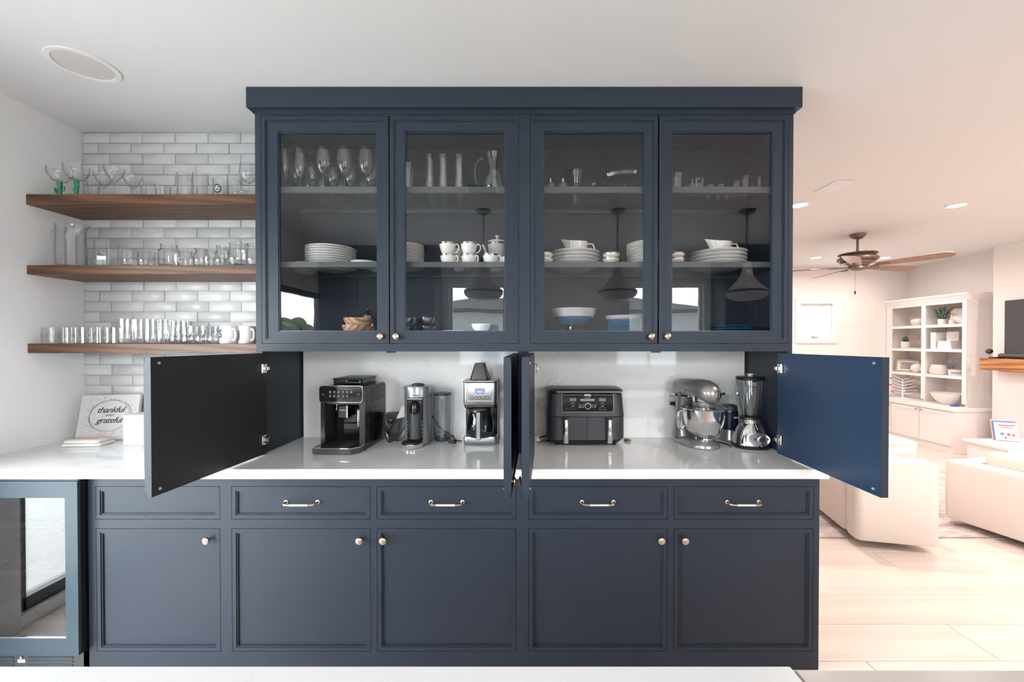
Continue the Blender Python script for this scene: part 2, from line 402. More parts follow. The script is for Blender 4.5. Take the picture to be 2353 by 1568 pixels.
M().box(XL-.08, XL-.072, .12, DY1-.07, DZ0+.07, DZ1-.07).build('door_pane', WPANE, dd, smooth=0)
dt = M().box(XL, XL+.018, DY0-.09, DY0, FLZ, DZ1+.09); struct('trim_1', dt, TRIMW)
struct('trim_2', M().box(XL, XL+.018, DY1, DY1+.09, FLZ, DZ1+.09), TRIMW)
struct('trim_3', M().box(XL, XL+.018, DY0, DY1, DZ1, DZ1+.09), TRIMW)

# kitchen back wall (tiled beside the cabinet), ends where the living room opens
wb = struct('wall_back', M().box(XL, XUR-.003, YB, YB+.13, FLZ, CEILZ), GROUT)
TH_, TW_ = .0631, .196
zt = CEILZ - .002; row = 0
tile_mesh = []
def tile(x0, x1, z0, z1):
    j = lambda: random.uniform(-.0009, .0009)
    m = M().cbox(x0+.0016+j(), x1-.0016+j(), YB-.009+j(), YB, z0+.0014+j()*.6, z1-.0014+j()*.6, .0022)
    o = m.build('tile', TILE, wb, smooth=50)
while zt > ZC + .01:
    z0_ = max(zt - TH_, ZC)
    x = XL + (.165 if row % 2 == 0 else .252) - TW_
    x = x if row % 2 == 0 else x - TW_ * 0
    xs = XL
    nxt = XL + (.165 if row % 2 == 0 else .095)
    while xs < XUL - .005:
        xe = min(nxt, XUL)
        if xe - xs > .01: tile(xs, xe, z0_, zt)
        xs = nxt; nxt += TW_
    zt -= TH_; row += 1

# living room walls
WX0, WX1, WZ0, WZ1 = XP(1838, YFAR, 740), XP(1913, YFAR, 740), ZP(778, YFAR), ZP(698, YFAR)
wf = M().box(XL, WX0, YFAR, YFAR+.14, FLZ, CEILZ); wf.box(WX1, XR+.14, YFAR, YFAR+.14, FLZ, CEILZ)
wf.box(WX0, WX1, YFAR, YFAR+.14, FLZ, WZ0); wf.box(WX0, WX1, YFAR, YFAR+.14, WZ1, CEILZ)
WARMW = mat('living_wall_paint', (.83, .795, .77), rough=.7)
struct('wall_far', wf, WARMW)
struct('wall_right', M().box(XR, XR+.14, YREAR, YFAR+.14, FLZ, CEILZ), WARMW)
wr = M(); WA = (-1.02, -.22, 1.08, 2.28); WB2 = (1.45, 2.50, 1.08, 2.28)
for (a, b_) in ((XL, WA[0]), (WA[1], WB2[0]), (WB2[1], XR+.14)): wr.box(a, b_, YREAR-.14, YREAR, FLZ, CEILZ)
for w in (WA, WB2): wr.box(w[0], w[1], YREAR-.14, YREAR, FLZ, w[2]); wr.box(w[0], w[1], YREAR-.14, YREAR, w[3], CEILZ)
struct('wall_rear', wr, WHITE_WALL)
def window(name, x0, x1, z0, z1, yw, sgn, mull=None):
    w = thing(name, None, None); w['kind'] = 'structure'
    ya, yb = yw + sgn*.03, yw + sgn*.08
    M().frame(x0, x1, z0, z1, .045, ya, yb).build('window_frame', TRIMW, w, smooth=0)
    M().frame(x0-.08, x1+.08, z0-.08, z1+.08, .08, yw-sgn*.02, yw).build('window_trim', TRIMW, w, smooth=0)
    if mull: M().box(mull-.02, mull+.02, ya, yb, z0, z1).build('mullion', TRIMW, w, smooth=0)
    M().box(x0+.04, x1-.04, (ya+yb)/2, (ya+yb)/2+.005, z0+.04, z1-.04).build('pane', WPANE, w, smooth=0)
    return w
w1 = window('window_1', WX0, WX1, WZ0, WZ1, YFAR, 1)
hb = M().cbox(WX0+.2, WX0+.32, YFAR+.01, YFAR+.03, WZ0+.012, WZ0+.03, .003).build('window_latch', NICKEL, w1)
window('window_2', *WA, YREAR, -1); window('window_3', *WB2, YREAR, -1, 1.98)
for nm, a in (('baseboard_far', (3.4, XR, YFAR-.015, YFAR)),):
    struct(nm, M().box(a[0], a[1], a[2], a[3], FLZ, FLZ+.13), TRIMW)
struct('baseboard_right', M().box(XR-.015, XR, 5.36, 5.575, FLZ, FLZ+.13), TRIMW)
# ------------------------------------------------------------------ built-in cabinets
def knob(parent, x, y, z, axis='-y'):
    m = M().lat([(.006, -.002), (.0055, .012), (.0075, .0135), (.0155, .017), (.0165, .021), (.0155, .026), (.010, .030), (.0005, .031)], (x, y, z), axis, 20)
    return m.build('knob', BRASS, parent)
def knob_x(parent, x, y, z, s):
    m = M().lathe([(.006, -.002), (.0055, .012), (.0075, .0135), (.0155, .017), (.0165, .021), (.0155, .026), (.010, .030), (.0005, .031)], 20)
    m.v = [(x + s*p[2]*.62, y + p[0], z + p[1]) for p in m.v]
    return m.build('knob', BRASS, parent)
def bar_pull(parent, x, y, z, w=.145):
    k = M().tube([(x-w/2, y-.002, z), (x-w/2, y-.022, z+.0), (x-w/2+.006, y-.030, z-.001), (x-w/2+.018, y-.032, z-.002),
        (x+w/2-.018, y-.032, z-.002), (x+w/2-.006, y-.030, z-.001), (x+w/2, y-.022, z), (x+w/2, y-.002, z)], [.006,.005,.005,.0045,.0045,.005,.005,.006], 10)
    h = k.build('handle', BRASS, parent)
    M().tube([(x-w/2+.03, y-.032, z-.002), (x+w/2-.03, y-.032, z-.002)], .0062, 10).build('grip', NICKEL, h)
    for s in (-1, 1): M().lat([(.010, 0), (.010, .003), (.006, .005)], (x+s*w/2, y-.0, z), '-y', 14).build('rosette', BRASS, h)
    return h
def slim_front(name, parent, x0, x1, z0, z1, yf, t=.02):
    # slim shaker front: a narrow raised rim round a sunk flat panel
    g = .0022; x0 += g; x1 -= g; z0 += g; z1 -= g; w = .017
    d = M().frame(x0, x1, z0, z1, w, yf, yf+t).build(name, NAVY, parent, smooth=0)
    M().frame(x0+w, x1-w, z0+w, z1-w, .006, yf+.004, yf+t).build('bead', NAVY, d, smooth=0)
    M().box(x0+w+.006, x1-w-.006, yf+.010, yf+t, z0+w+.006, z1-w-.006).build('panel', NAVY, d, smooth=0)
    return d
zdr1, zdr0 = ZP(1118, YBASE), ZP(1194, YBASE); zd1, zd0 = ZP(1215, YBASE), ZP(1498, YBASE)
def base_unit(label, xa, xb, fronts, inner):
    t = thing('base_cabinet', label, 'cabinet', (0,0,0))
    M().box(xa, xa+.018, YBASE+.021, YB-.005, FLZ, ZC-.046).build('side_panel', NAVY, t, smooth=0)
    M().box(xb-.018, xb, YBASE+.021, YB-.005, FLZ, ZC-.046).build('side_panel', NAVY, t, smooth=0)
    M().box(xa+.018, xb-.018, YB-.017, YB-.005, FLZ, ZC-.046).build('back_panel', NAVY_IN, t, smooth=0)
    M().box(xa+.018, xb-.018, YBASE+.021, YB-.017, zd0-.03, zd0-.012).build('bottom_panel', NAVY_IN, t, smooth=0)
    ztop = ZC-.0465
    xs = [f[0] for f in fronts] + [fronts[-1][1]]
    # face frame
    def fr(nm, *a): M().box(*a).build(nm, NAVY, t, smooth=0)
    fr('rail', xa, xb, YBASE, YBASE+.02, zdr1, ztop); fr('rail', xa, xb, YBASE, YBASE+.02, FLZ, zd0)
    prev = xa
    for i, f in enumerate(fronts):
        fr('stile', prev, f[0], YBASE, YBASE+.02, zd0, zdr1); prev = f[1]
        fr('rail', f[0], f[1], YBASE, YBASE+.02, zd1, zdr0)
        dr = slim_front('drawer', t, f[0], f[1], zdr0, zdr1, YBASE)
        if f[3] is not None: bar_pull(dr, (f[0]+f[1])/2 + f[3], YBASE+.010, (zdr0+zdr1)/2)
        dd_ = slim_front('door', t, f[0], f[1], zd0, zd1, YBASE)
        knob(dd_, f[2], YBASE+.004, ZP(1240, YBASE))
    fr('stile', prev, xb, YBASE, YBASE+.02, zd0, zdr1)
    return t
bx_ = lambda p: XP(p, YBASE, 1300)
XA0 = bx_(203.5); XM0 = bx_(519); XM1 = bx_(1200.5); XM2 = bx_(1882)
base_unit('navy base cabinet between the glass-door fridge and the open left cupboard door', XA0, XM0, [(bx_(221), bx_(506.5), bx_(480), None)], None)
base_unit('navy double base cabinet below the coffee machines, two drawers over two doors', XM0, XM1, [(bx_(532.5), bx_(852), bx_(829), 0), (bx_(866), bx_(1186), bx_(883), 0)], None)
base_unit('navy double base cabinet below the air fryer and mixer, at the living room end', XM1, XM2, [(bx_(1214), bx_(1534), bx_(1517), 0), (bx_(1548), bx_(1869), bx_(1571), 0)], None)

# ---- countertop and splashback
XCR = XP(1907, YC, 1090)
ct = M().cbox(XL+.002, XCR, YC, YB-.012, ZC-.045, ZC, .003)
solo('countertop', ct, MARBLE, 'long white marble countertop with faint veins on the navy base cabinets', 'countertop')
XGL, XGR = XP(698, YB-.03, 900), XP(1708, YB-.03, 900)
bs = thing('marble_splashback', 'polished white marble splashback behind the coffee machines and air fryer', 'splashback')
M().box(XGL, -.012, YB-.03, YB-.012, ZC, 1.432).build('slab', SPLASHM, bs, smooth=0)
M().box(.024, XGR, YB-.03, YB-.012, ZC, 1.432).build('slab', SPLASHM, bs, smooth=0)

# ---- upper glazed cabinets
ux = lambda p: XP(p, YU, 530)
ZU = lambda p: ZP(p, YU)
zg0, zg1 = ZU(762), ZU(300)
ZR0, ZR1 = ZU(808), ZU(790)       # bottom rail
ZTR0, ZTR1 = ZU(266), CEILZ-.004
YSH = YU + .045
ZS1, ZS2 = ZP(443, YSH) , ZP(614, YSH)
ZS1t, ZS2t = ZP(429, YSH), ZP(602, YSH)
PUCK = mat('puck_light_glass', (.7,.6,.55), rough=.1, metal=.8)
RIBW = .0
def glass_door(t, x0, x1, gx0, gx1, kx):
    g = .002; z0, z1 = ZR1+g, ZTR0-g; x0 += g; x1 -= g
    d = M().frame(x0, x1, z0, z1, .018, YU, YU+.021).build('door', NAVY, t, smooth=0)
    M().frame(x0+.018, x1-.018, z0+.018, z1-.018, .005, YU+.003, YU+.021).build('bead', NAVY, d, smooth=0)
    # flat frame between bead and glass opening (uneven widths)
    a0, a1, c0, c1 = x0+.023, x1-.023, z0+.023, z1-.023
    for q in ((a0, gx0, c0, c1), (gx1, a1, c0, c1), (gx0, gx1, c0, zg0), (gx0, gx1, zg1, c1)):
        M().box(q[0], q[1], YU+.007, YU+.021, q[2], q[3]).build('door_frame', NAVY, d, smooth=0)
    M().frame(gx0-.001, gx1+.001, zg0-.001, zg1+.001, .006, YU+.012, YU+.016).build('bead', NAVY_IN, d, smooth=0)
    M().box(gx0-.0005, gx1+.0005, YU+.0162, YU+.0195, zg0-.0005, zg1+.0005).build('glass_pane', PANE, d, smooth=0)
    knob(d, kx, YU+.0065, ZU(773.5))
    return d
def upper_unit(label, xa, xb, doors, outer_side):
    t = thing('glazed_wall_cabinet', label, 'cabinet')
    def fr(nm, *a, m=NAVY): return M().box(*a).build(nm, m, t, smooth=0)
    zb = ZC + .0006
    # sides run down to the counter and enclose the appliance space
    fr('side_panel', xa, xa+.018, YU+.0205, YB-.012, zb, CEILZ-.004)
    fr('side_panel', xb-.018, xb, YU+.0205, YB-.012, zb, CEILZ-.004)
    fr('back_panel', xa+.018, xb-.018, YB-.024, YB-.012, 1.434, CEILZ-.004, m=NAVY)
    fr('bottom_panel', xa+.018, xb-.018, YU+.0205, YB-.024, 1.434, ZR1-.002, m=NAVY)
    fr('top_panel', xa+.018, xb-.018, YU+.0205, YB-.024, ZTR0+.02, ZTR0+.038)
    L, Rr = doors[0][0], doors[-1][1]
    fr('rail', xa, xb, YU, YU+.02, ZR0, ZR1); fr('rail', xa, xb, YU, YU+.02, ZTR0, ZTR1)
    fr('stile', xa, L, YU, YU+.02, ZR1, ZTR0); fr('stile', Rr, xb, YU, YU+.02, ZR1, ZTR0)
    fr('stile', xa, L+.004, YU, YU+.02, zb, ZR0) if outer_side < 0 else fr('stile', Rr-.004, xb, YU, YU+.02, zb, ZR0)
    for dr in doors: glass_door(t, *dr)
    # glass shelves with a painted front and back rail
    for (zt_, zb_) in ((ZS1t, ZS1), (ZS2t, ZS2)):
        s = M().box(xa+.02, xb-.02, YSH, YSH+.018, zb_, zt_).build('shelf_rail', RAIL_LIT, t, smooth=0)
        M().box(xa+.02, xb-.02, YSH+.018, YB-.045, zb_+.001, zb_+.0075).build('glass_shelf', SHELFG, s, smooth=0)
        M().box(xa+.02, xb-.02, YB-.044, YB-.026, zb_-.0, zb_+.022).build('back_rail', RAIL_LIT, s, smooth=0)
    for (px) in ((778, 1056) if outer_side < 0 else (1355, 1634)):
        M().lat([(.020, 0), (.020, .006), (.014, .012), (.001, .013)], (XP(px, YU+.05, 303), YU+.05, ZP(303, YU+.05)+.006), 'z', 16).xf(Matrix.Identity(4)).build('puck_light', PUCK, t)
    return t
XMID = ux(1205)
U1 = upper_unit('navy glazed wall cabinet on the wine glass side, beside the oak shelves', XUL, XMID,
    [(ux(600), ux(894), ux(637), ux(866), ux(875)), (ux(895), ux(1192), ux(929), ux(1161), ux(911))], -1)
U2 = upper_unit('navy glazed wall cabinet at the living room end, holding the gravy boats', XMID, XUR,
    [(ux(1218), ux(1512), ux(1249), ux(1482), ux(1496)), (ux(1514), ux(1812), ux(1545), ux(1777), ux(1533))], 1)
# little hinges seen in the gaps are too fine; crown
cr = M(); d_ = .026
zc0 = ZP(246, YU-d_)
cr = thing('cabinet_crown', 'navy crown board along the top of the wall cabinets under the ceiling', 'crown board')
M().box(XUL-d_, XUR+d_, YU-d_, YU-.0005, zc0, CEILZ-.001).build('crown_board', NAVY, cr, smooth=0)
M().box(XUL-d_, XUL-.0005, YU-.0004, YB-.012, zc0, CEILZ-.001).build('crown_return', NAVY, cr, smooth=0)
M().box(XUR+.0005, XUR+d_, YU-.0004, YB-.012, zc0, CEILZ-.001).build('crown_return', NAVY, cr, smooth=0)
M().box(XUL-.006, XUR+.006, YU-.006, YU-.0005, zc0-.02, zc0-.0002).build('crown_bead', NAVY, cr, smooth=0)

# ---- swung-open cupboard doors of the appliance space (hinge at local origin, leaf runs to local -Y)
DOORIN_SHADED = mat('door_inside_shaded', (.009, .009, .010), rough=.5)  # same paint as the other doors, with shade darkened into its colour
LEN = .585; HB, HT = .918, 1.421
def open_door(label, hx, rot, side, kn=True, inside=None):
    # side +1: thickness grows to -X (left-hand leaf, inner face towards +X); -1 mirrored
    t = thing('cupboard_door', label, 'cupboard door', (hx, YU+.002, 0), rot)
    th = .022
    x0, x1 = (-th, 0) if side > 0 else (0, th)
    M().box(x0, x1, -LEN, 0, HB, HT).build('leaf', NAVY, t, smooth=0)
    xi = x1 if side > 0 else x0; s = 1 if side > 0 else -1
    M().box(xi, xi+s*.0006, -LEN+.001, -.001, HB+.001, HT-.001).build('inside_face', inside or NAVY_IN, t, smooth=0)
    # thin raised rim on the outside
    xo = x0 if side > 0 else x1
    a = M()
    for (ya, yb, za, zb) in ((-LEN, 0, HB, HB+.017), (-LEN, 0, HT-.017, HT), (-LEN, -LEN+.017, HB, HT), (-.017, 0, HB, HT)):
        a.box(min(xo, xo-s*.005), max(xo, xo-s*.005), ya, yb, za, zb)
    a.build('rim', NAVY, t, smooth=0)
    if kn: knob_x(t, xo-s*.0, -LEN+.045, HB+.045, -s)
    for zz in (HB+.022, HT-.022):
        M().lathe([(.0055, 0), (.005, .003), (.001, .004)], 12).xf(Matrix.Translation((xi+s*.0006, -LEN+.03, zz)) @ Matrix.Rotation(s*pi/2, 4, 'Y')).build('bumper', mat_bump, t)
    for zz in (HT-.075, HB+.075):
        h = M().cbox(min(xi, xi+s*.012), max(xi, xi+s*.012), -.046, -.012, zz-.024, zz+.024, .003).build('hinge', NICKEL, t)
        M().cbox(min(xi+s*.006, xi+s*.028), max(xi+s*.006, xi+s*.028), -.034, -.014, zz-.009, zz+.009, .002).build('hinge_arm', NICKEL, h)
        M().cyl((xi+s*.012, -.030, zz+.017), .004, .004, 'x', 10).build('screw', NICKEL, h)
        M().cyl((xi+s*.012, -.030, zz-.021), .004, .004, 'x', 10).build('screw', NICKEL, h)
    return t
mat_bump = mat('rubber_bumper', (.55, .50, .45), rough=.3, metal=.6)
open_door('open navy cupboard door beside the sign, its dark inside face showing', XP(612, YU, 930)+.002, R(-4.6), 1, kn=False, inside=DOORIN_SHADED)
open_door('open cupboard door seen edge-on, the one nearer the drip coffee maker', -.044, R(-2.15), -1, True, NAVY)
open_door('open cupboard door seen edge-on, the one nearer the air fryer', .061, R(-3.57), 1, True, NAVY)
open_door('open navy cupboard door at the living room end, its blue inside face showing', XP(1787, YU, 930), R(0.2), -1, kn=False)
for (hx_, s_, z_) in ((XUL+.018, 1, 1.346), (XUL+.018, 1, .995), (XUR-.018, -1, 1.346), (XUR-.018, -1, .995)):
    pass
# centre partition of the appliance space
solo('partition_panel', M().box(-.021, .033, YU+.0215, YB-.031, ZC+.0008, 1.431), NAVY, 'navy upright panel dividing the two open appliance niches', 'panel')

# ---- outlets
def outlet(label, x, z, plug=False):
    t = thing('wall_outlet', label, 'outlet', (x, YB-.0302, z))
    M().rbox(-.038, .038, -.006, 0, -.062, .062, .003, .001, 2).build('cover_plate', WHITEP, t)
    M().cbox(-.018, .018, -.0085, -.006, -.036, .036, .002).build('socket_face', WHITEP, t)
    for zz in (.018, -.020):
        for (sx, w) in ((-.006, .0022), (.006, .0018)):
            M().box(sx-w/2, sx+w/2, -.0088, -.0084, zz, zz+.009).build('slot', BLACK, t, smooth=0)
        M().cyl((0, -.0086, zz-.005), .0022, -.0003, 'y', 8).build('slot', BLACK, t)
    return t
# the fridge
FRG = mat('fridge_grey_blue', (.026, .044, .057), rough=.4, spec=.3)
DKIN = mat('fridge_dark_inside', (.02,.02,.022), rough=.5)
GREY2 = mat('grille_dark_grey', (.035,.038,.04), rough=.5)
fx1 = XA0 - .006; fx0 = XL+.006; YFD = 1.806
fz1, fz0 = ZP(1107, YFD), ZP(1507, YFD)
t = thing('wine_fridge', 'under-counter wine fridge with a framed glass door in the left corner', 'fridge')
M().box(fx0, fx0+.02, YBASE, YB-.02, FLZ, ZC-.05).build('side_panel', GLOSSBLACK, t, smooth=0)
M().box(fx1-.02, fx1, YBASE, YB-.02, FLZ, ZC-.05).build('side_panel', GLOSSBLACK, t, smooth=0)
M().box(fx0+.02, fx1-.02, YB-.04, YB-.02, FLZ, ZC-.05).build('back_panel', DKIN, t, smooth=0)
M().box(fx0+.02, fx1-.02, YBASE, YB-.04, ZC-.07, ZC-.05).build('top_panel', DKIN, t, smooth=0)
M().box(fx0+.02, fx1-.02, YBASE, YB-.04, fz0-.0, fz0+.03).build('floor_panel', DKIN, t, smooth=0)
gx1 = XP(150, YFD, 1300); gx0 = fx0+.075; gz1, gz0 = ZP(1145, YFD), ZP(1468, YFD)
dr = M(); 
dd_ = M().box(gx1, fx1, YFD, YFD+.012, fz0, fz1).build('door', FRG, t, smooth=0)
for q in ((fx0, gx0, fz0, fz1), (gx0, gx1, fz0, gz0), (gx0, gx1, gz1, fz1)):
    M().box(q[0], q[1], YFD, YFD+.012, q[2], q[3]).build('door_frame', FRG, dd_, smooth=0)
for q in ((fx0, gx0, fz0, fz1), (gx1, fx1, fz0, fz1), (gx0, gx1, fz0, gz0), (gx0, gx1, gz1, fz1)):
    M().box(q[0], q[1], YFD+.012, YFD+.038, q[2], q[3]).build('door_edge', GLOSSBLACK, dd_, smooth=0)
M().box(gx0, gx1, YFD+.004, YFD+.008, gz0, gz1).build('glass_pane', thin_glass('tinted_fridge_pane', (.6,.6,.62), f0=.16), dd_, smooth=0)
M().box(gx0, gx1, YFD+.0015, YFD+.004, gz0, gz0+.006).build('seal', CHROME, dd_, smooth=0)
M().box(fx0, fx1, YFD+.004, YFD+.03, fz1+.002, ZC-.047).build('top_trim', FRG, t, smooth=0)
# base grille
gzb = FLZ+.005
gr = M().box(fx0, fx1, YBASE, YBASE+.02, gzb, fz0-.004).build('grille', GREY2, t, smooth=0)
for i in range(4):
    for (a, b_) in ((XP(66, YBASE,1520), XP(168, YBASE,1520)), (XP(-60, YBASE,1520), XP(32, YBASE,1520))):
        zz = ZP(1512 + i*8.4, YBASE)
        M().cbox(a, b_, YBASE-.0025, YBASE+.002, zz-.004, zz+.004, .001).build('slat', FRG, gr)
M().cyl((XP(50,YBASE,1512), YBASE-.004, ZP(1511,YBASE)), .006, .006, 'y', 14).build('lock', CHROME, gr)
M().box(XP(41,YBASE,1520), XP(58,YBASE,1520), YBASE-.001, YBASE, ZP(1523,YBASE), ZP(1516,YBASE)).build('label_plate', WHITEP, gr, smooth=0)
# wire racks and bottles inside
racks = [.62, .40, .17]
for zz in racks:
    rk = M().box(fx0+.03, fx1-.03, YBASE+.03, YBASE+.045, zz-.010, zz+.006).build('rack', OAK, t, smooth=0)
    for k in range(7):
        xx = fx0+.05 + k*(fx1-fx0-.1)/6
        M().tube([(xx, YBASE+.045, zz-.004), (xx, YB-.06, zz-.004)], .003, 6).build('rack_rod', CHROME, rk)
BOTTLE = mat('dark_bottle_glass', (.012,.018,.012), rough=.05); 
bp = thing('wine_bottle', 'dark wine bottle lying in the fridge', 'bottle', (0,0,0), 0, 'wine bottles lying in the fridge')
M().lat([(.030,0),(.037,.004),(.037,.19),(.030,.215),(.015,.235),(.0145,.30)], (0,0,0), 'y', 20).build('bottle_body', BOTTLE, bp)
M().lat([(.016,.285),(.017,.30),(.017,.315),(.001,.316)], (0,0,0), 'y', 14).build('foil', mat('foil_cap', (.25,.05,.05), rough=.3, metal=.6), bp)
nb = 0
for zz, nm in zip(racks, ('top', 'middle', 'lowest')):
    for k in range(4):
        xx = fx0+.10 + k*.125
        lab = 'dark wine bottle lying on the %s rack of the fridge, %s from the wall' % (nm, ('first','second','third','fourth')[k])
        if nb == 0: o = bp; o['label'] = lab; o.location = (xx, YBASE+.06, zz+.037)
        else: o = dup(bp, (xx, YBASE+.06, zz+.037), None, lab)
        nb += 1
# ------------------------------------------------------------------ outdoors, seen in reflections
PAVE = mat('patio_concrete', (.55,.54,.50), rough=.85, noise=.25, nscale=2.5, col2=(.40,.39,.34))
struct('ground', M().box(-30, 30, -30, 30, FLZ-.20, FLZ-.10), PAVE)
LEAF = mat('tree_leaves', (.06,.075,.035), rough=.7, noise=.4, nscale=5)
def tree(x, y, h, lab, seed):
    rnd = random.Random(seed)
    t = thing('garden_tree', lab, 'tree', (x, y, FLZ-.1))
    M().tube([(0,0,0),(.05,0,h*.3),(0,.04,h*.6)], [.12,.09,.05], 8).build('trunk', OAK, t)
    m = M()
    for i in range(60):
        a = rnd.uniform(0, 6.28); e = rnd.uniform(-1, 1); rr = h*.30
        m.sphere((rr*cos(a)*sqrt(1-e*e)*rnd.uniform(.5,1), rr*sin(a)*sqrt(1-e*e)*rnd.uniform(.5,1), h*.68+e*rr), rnd.uniform(.08,.15)*h, 7, 5)
    o = m.build('crown', LEAF, t); o['kind'] = 'stuff'
tree(-8.9, -10.6, 2.2, 'bushy green tree beyond the patio mirrored in the first glass cabinet door', 3)
tree(-10.6, -14.6, 2.6, 'second bushy green tree behind the patio mirrored beside it', 4)
SIDING = mat('white_house_siding', (.86,.89,.90), rough=.7); ROOFM = mat('brown_roof_shingle', (.055,.05,.052), rough=.9, noise=.3, nscale=20)
hs = thing('neighbour_house', 'white neighbouring house with brown hipped roof mirrored in the glass doors', 'house', (0, -7.5, FLZ-.1))
M().box(-3.0, 5.2, -3.5, 0, 0, 2.50).build('house_wall', SIDING, hs, smooth=0)
M().rings([[(-3.3,.35,2.45),(5.5,.35,2.45),(5.5,-3.8,2.45),(-3.3,-3.8,2.45)],[(-3.3,.35,2.53),(5.5,.35,2.53),(5.5,-3.8,2.53),(-3.3,-3.8,2.53)],[(-1.5,-1.6,3.05),(3.7,-1.6,3.05),(3.7,-1.8,3.05),(-1.5,-1.8,3.05)]]).build('roof', ROOFM, hs, smooth=0)
DKWIN = mat('house_window_dark', (.10,.13,.17), rough=.1)
for x_ in (-1.2, .35): M().box(x_, x_+.5, .0, .03, .9, 2.1).build('house_window', DKWIN, hs, smooth=0)

# ------------------------------------------------------------------ kitchen behind the camera, seen mirrored in the glass
def rear_uppers(label, x0, x1):
    t = thing('rear_wall_cabinet', label, 'cabinet')
    M().box(x0, x1, YREAR+.001, YREAR+.36, 1.40, CEILZ-.004).build('carcass', NAVY, t, smooth=0)
    n = max(1, round((x1-x0)/.5)); w = (x1-x0)/n
    for i in range(n):
        a, b_ = x0+i*w+.004, x0+(i+1)*w-.004
        M().box(a, b_, YREAR+.361, YREAR+.380, 1.404, CEILZ-.12).build('door', NAVY, t, smooth=0)
        M().frame(a, b_, 1.404, CEILZ-.12, .05, YREAR+.380, YREAR+.386).build('door_rim', NAVY, t, smooth=0)
rear_uppers('navy wall cabinet behind the camera, mirrored in the first two glass doors', XL+.02, -1.12)
rear_uppers('navy wall cabinet behind the camera, mirrored in the last glass door', 2.60, 3.9)
rb = thing('rear_base_cabinet', 'navy base cabinet run under the windows behind the camera', 'cabinet')
M().box(XL+.02, 3.9, YREAR+.001, YREAR+.60, FLZ, ZC-.045).build('carcass', NAVY, rb, smooth=0)
for i in range(10):
    a = XL+.03 + i*.652
    M().box(a, a+.64, YREAR+.601, YREAR+.62, FLZ+.1, ZC-.06).build('door', NAVY, rb, smooth=0)
solo('rear_countertop', M().cbox(XL+.003, 3.9, YREAR+.001, YREAR+.64, ZC-.044, ZC, .003), MARBLE_I, 'white marble countertop under the windows behind the camera', 'countertop')
# island whose far edge closes the bottom of the picture
YI = .705
XIS = XP(1817, YI, 1560)
isl = thing('kitchen_island', 'white marble-topped island whose edge closes the bottom of the picture', 'island', (0,0,0))
M().cbox(-1.9, XIS-.0008, .10, YI, ZC-.045, ZC, .003).build('top', MARBLE_I, isl)
M().box(-1.85, XIS-.02, .14, YI-.04, FLZ, ZC-.046).build('body', WHITEWOOD, isl, smooth=0)
isr = thing('side_counter', 'grey-beige stone counter slab beside the white island at bottom right', 'counter', (0,0,0))
M().cbox(XIS+.0008, 2.6, .10, YI-.006, ZC-.045, ZC-.002, .003).build('top', QUARTZ, isr)
M().box(XIS+.02, 2.58, .14, YI-.04, FLZ, ZC-.046).build('body', WHITEWOOD, isr, smooth=0)
# pendants over the island, mirrored in the glass doors
PEND = mat('pendant_metal', (.03,.03,.032), rough=.4, metal=.5)
OPAL = mat('pendant_shade_white', (.62,.60,.58), rough=.25)
pn = thing('pendant_light', 'schoolhouse pendant on a chain mirrored in the second glass door', 'pendant lamp', (XP(1110, 3.83), .22, 0), 0, 'pendants over the island')
M().lathe([(.002, CEILZ-.045),(.012,CEILZ-.045),(.03,CEILZ-.040),(.055,CEILZ-.025),(.075,CEILZ-.01),(.078,CEILZ-.001)], 24).build('canopy', PEND, pn)
ztop = 2.28
n = 0; z = CEILZ-.045
while z > ztop+.02:
    h = .042; r_ = .009
    pts = []
    for j in range(12):
        a = 2*pi*j/12; u, v = r_*cos(a), (h/2)*sin(a)
        pts.append((u, 0, z-h/2+v) if n % 2 == 0 else (0, u, z-h/2+v))
    M().tube(pts, .0032, 6, closed=True).build('chain_link', PEND, pn); z -= h-.009; n += 1
M().lathe([(.002, ztop+.025),(.012,ztop+.02),(.03,ztop+.0),(.034,ztop-.03),(.036,ztop-.05)], 20).build('fitter', PEND, pn)
prof = [(.034,2.23),(.037,2.18),(.055,2.12),(.088,2.06),(.128,2.02),(.165,1.985),(.178,1.975),(.180,1.965)]
M().lathe(prof + [(.175,1.965)] + [(r_-.004, z_) for r_, z_ in reversed(prof[:-1])], 32).build('shade_top', OPAL, pn)
M().lathe([(.182,1.968),(.186,1.966),(.186,1.950),(.182,1.948)], 32).build('band', PEND, pn)
M().lathe([(.180,1.948),(.186,1.940),(.182,1.930),(.170,1.924),(.176,1.918),(.166,1.910),(.150,1.905),(.156,1.899),(.142,1.892),(.122,1.888),(.126,1.883),(.105,1.878),(.06,1.872),(.001,1.870)], 32).build('shade_bottom', OPAL, pn)
dup(pn, (XP(1421, 3.83), .22, 0), None, 'schoolhouse pendant on a chain mirrored in the third glass door')
dup(pn, (XP(1720, 3.83), .22, 0), None, 'schoolhouse pendant on a chain mirrored in the last glass door')
# ceiling vent mirrored above the first pendant
t = thing('ceiling_vent', 'square slatted ceiling vent mirrored in the second glass door', 'vent', (XP(1112, 3.45), 2*YU+.03-3.32, CEILZ), R(0))
M().frame(-.13, .13, -.11, .11, .02, 0, .008).xf(Matrix.Rotation(R(90), 4, 'X')).move(0, 0, -.0005).build('frame', WHITEP, t, smooth=0)
for i in range(8): M().box(-.11, .11, -.085+i*.0235, -.070+i*.0235, -.006, -.003).build('slat', DGREY, t, smooth=0)

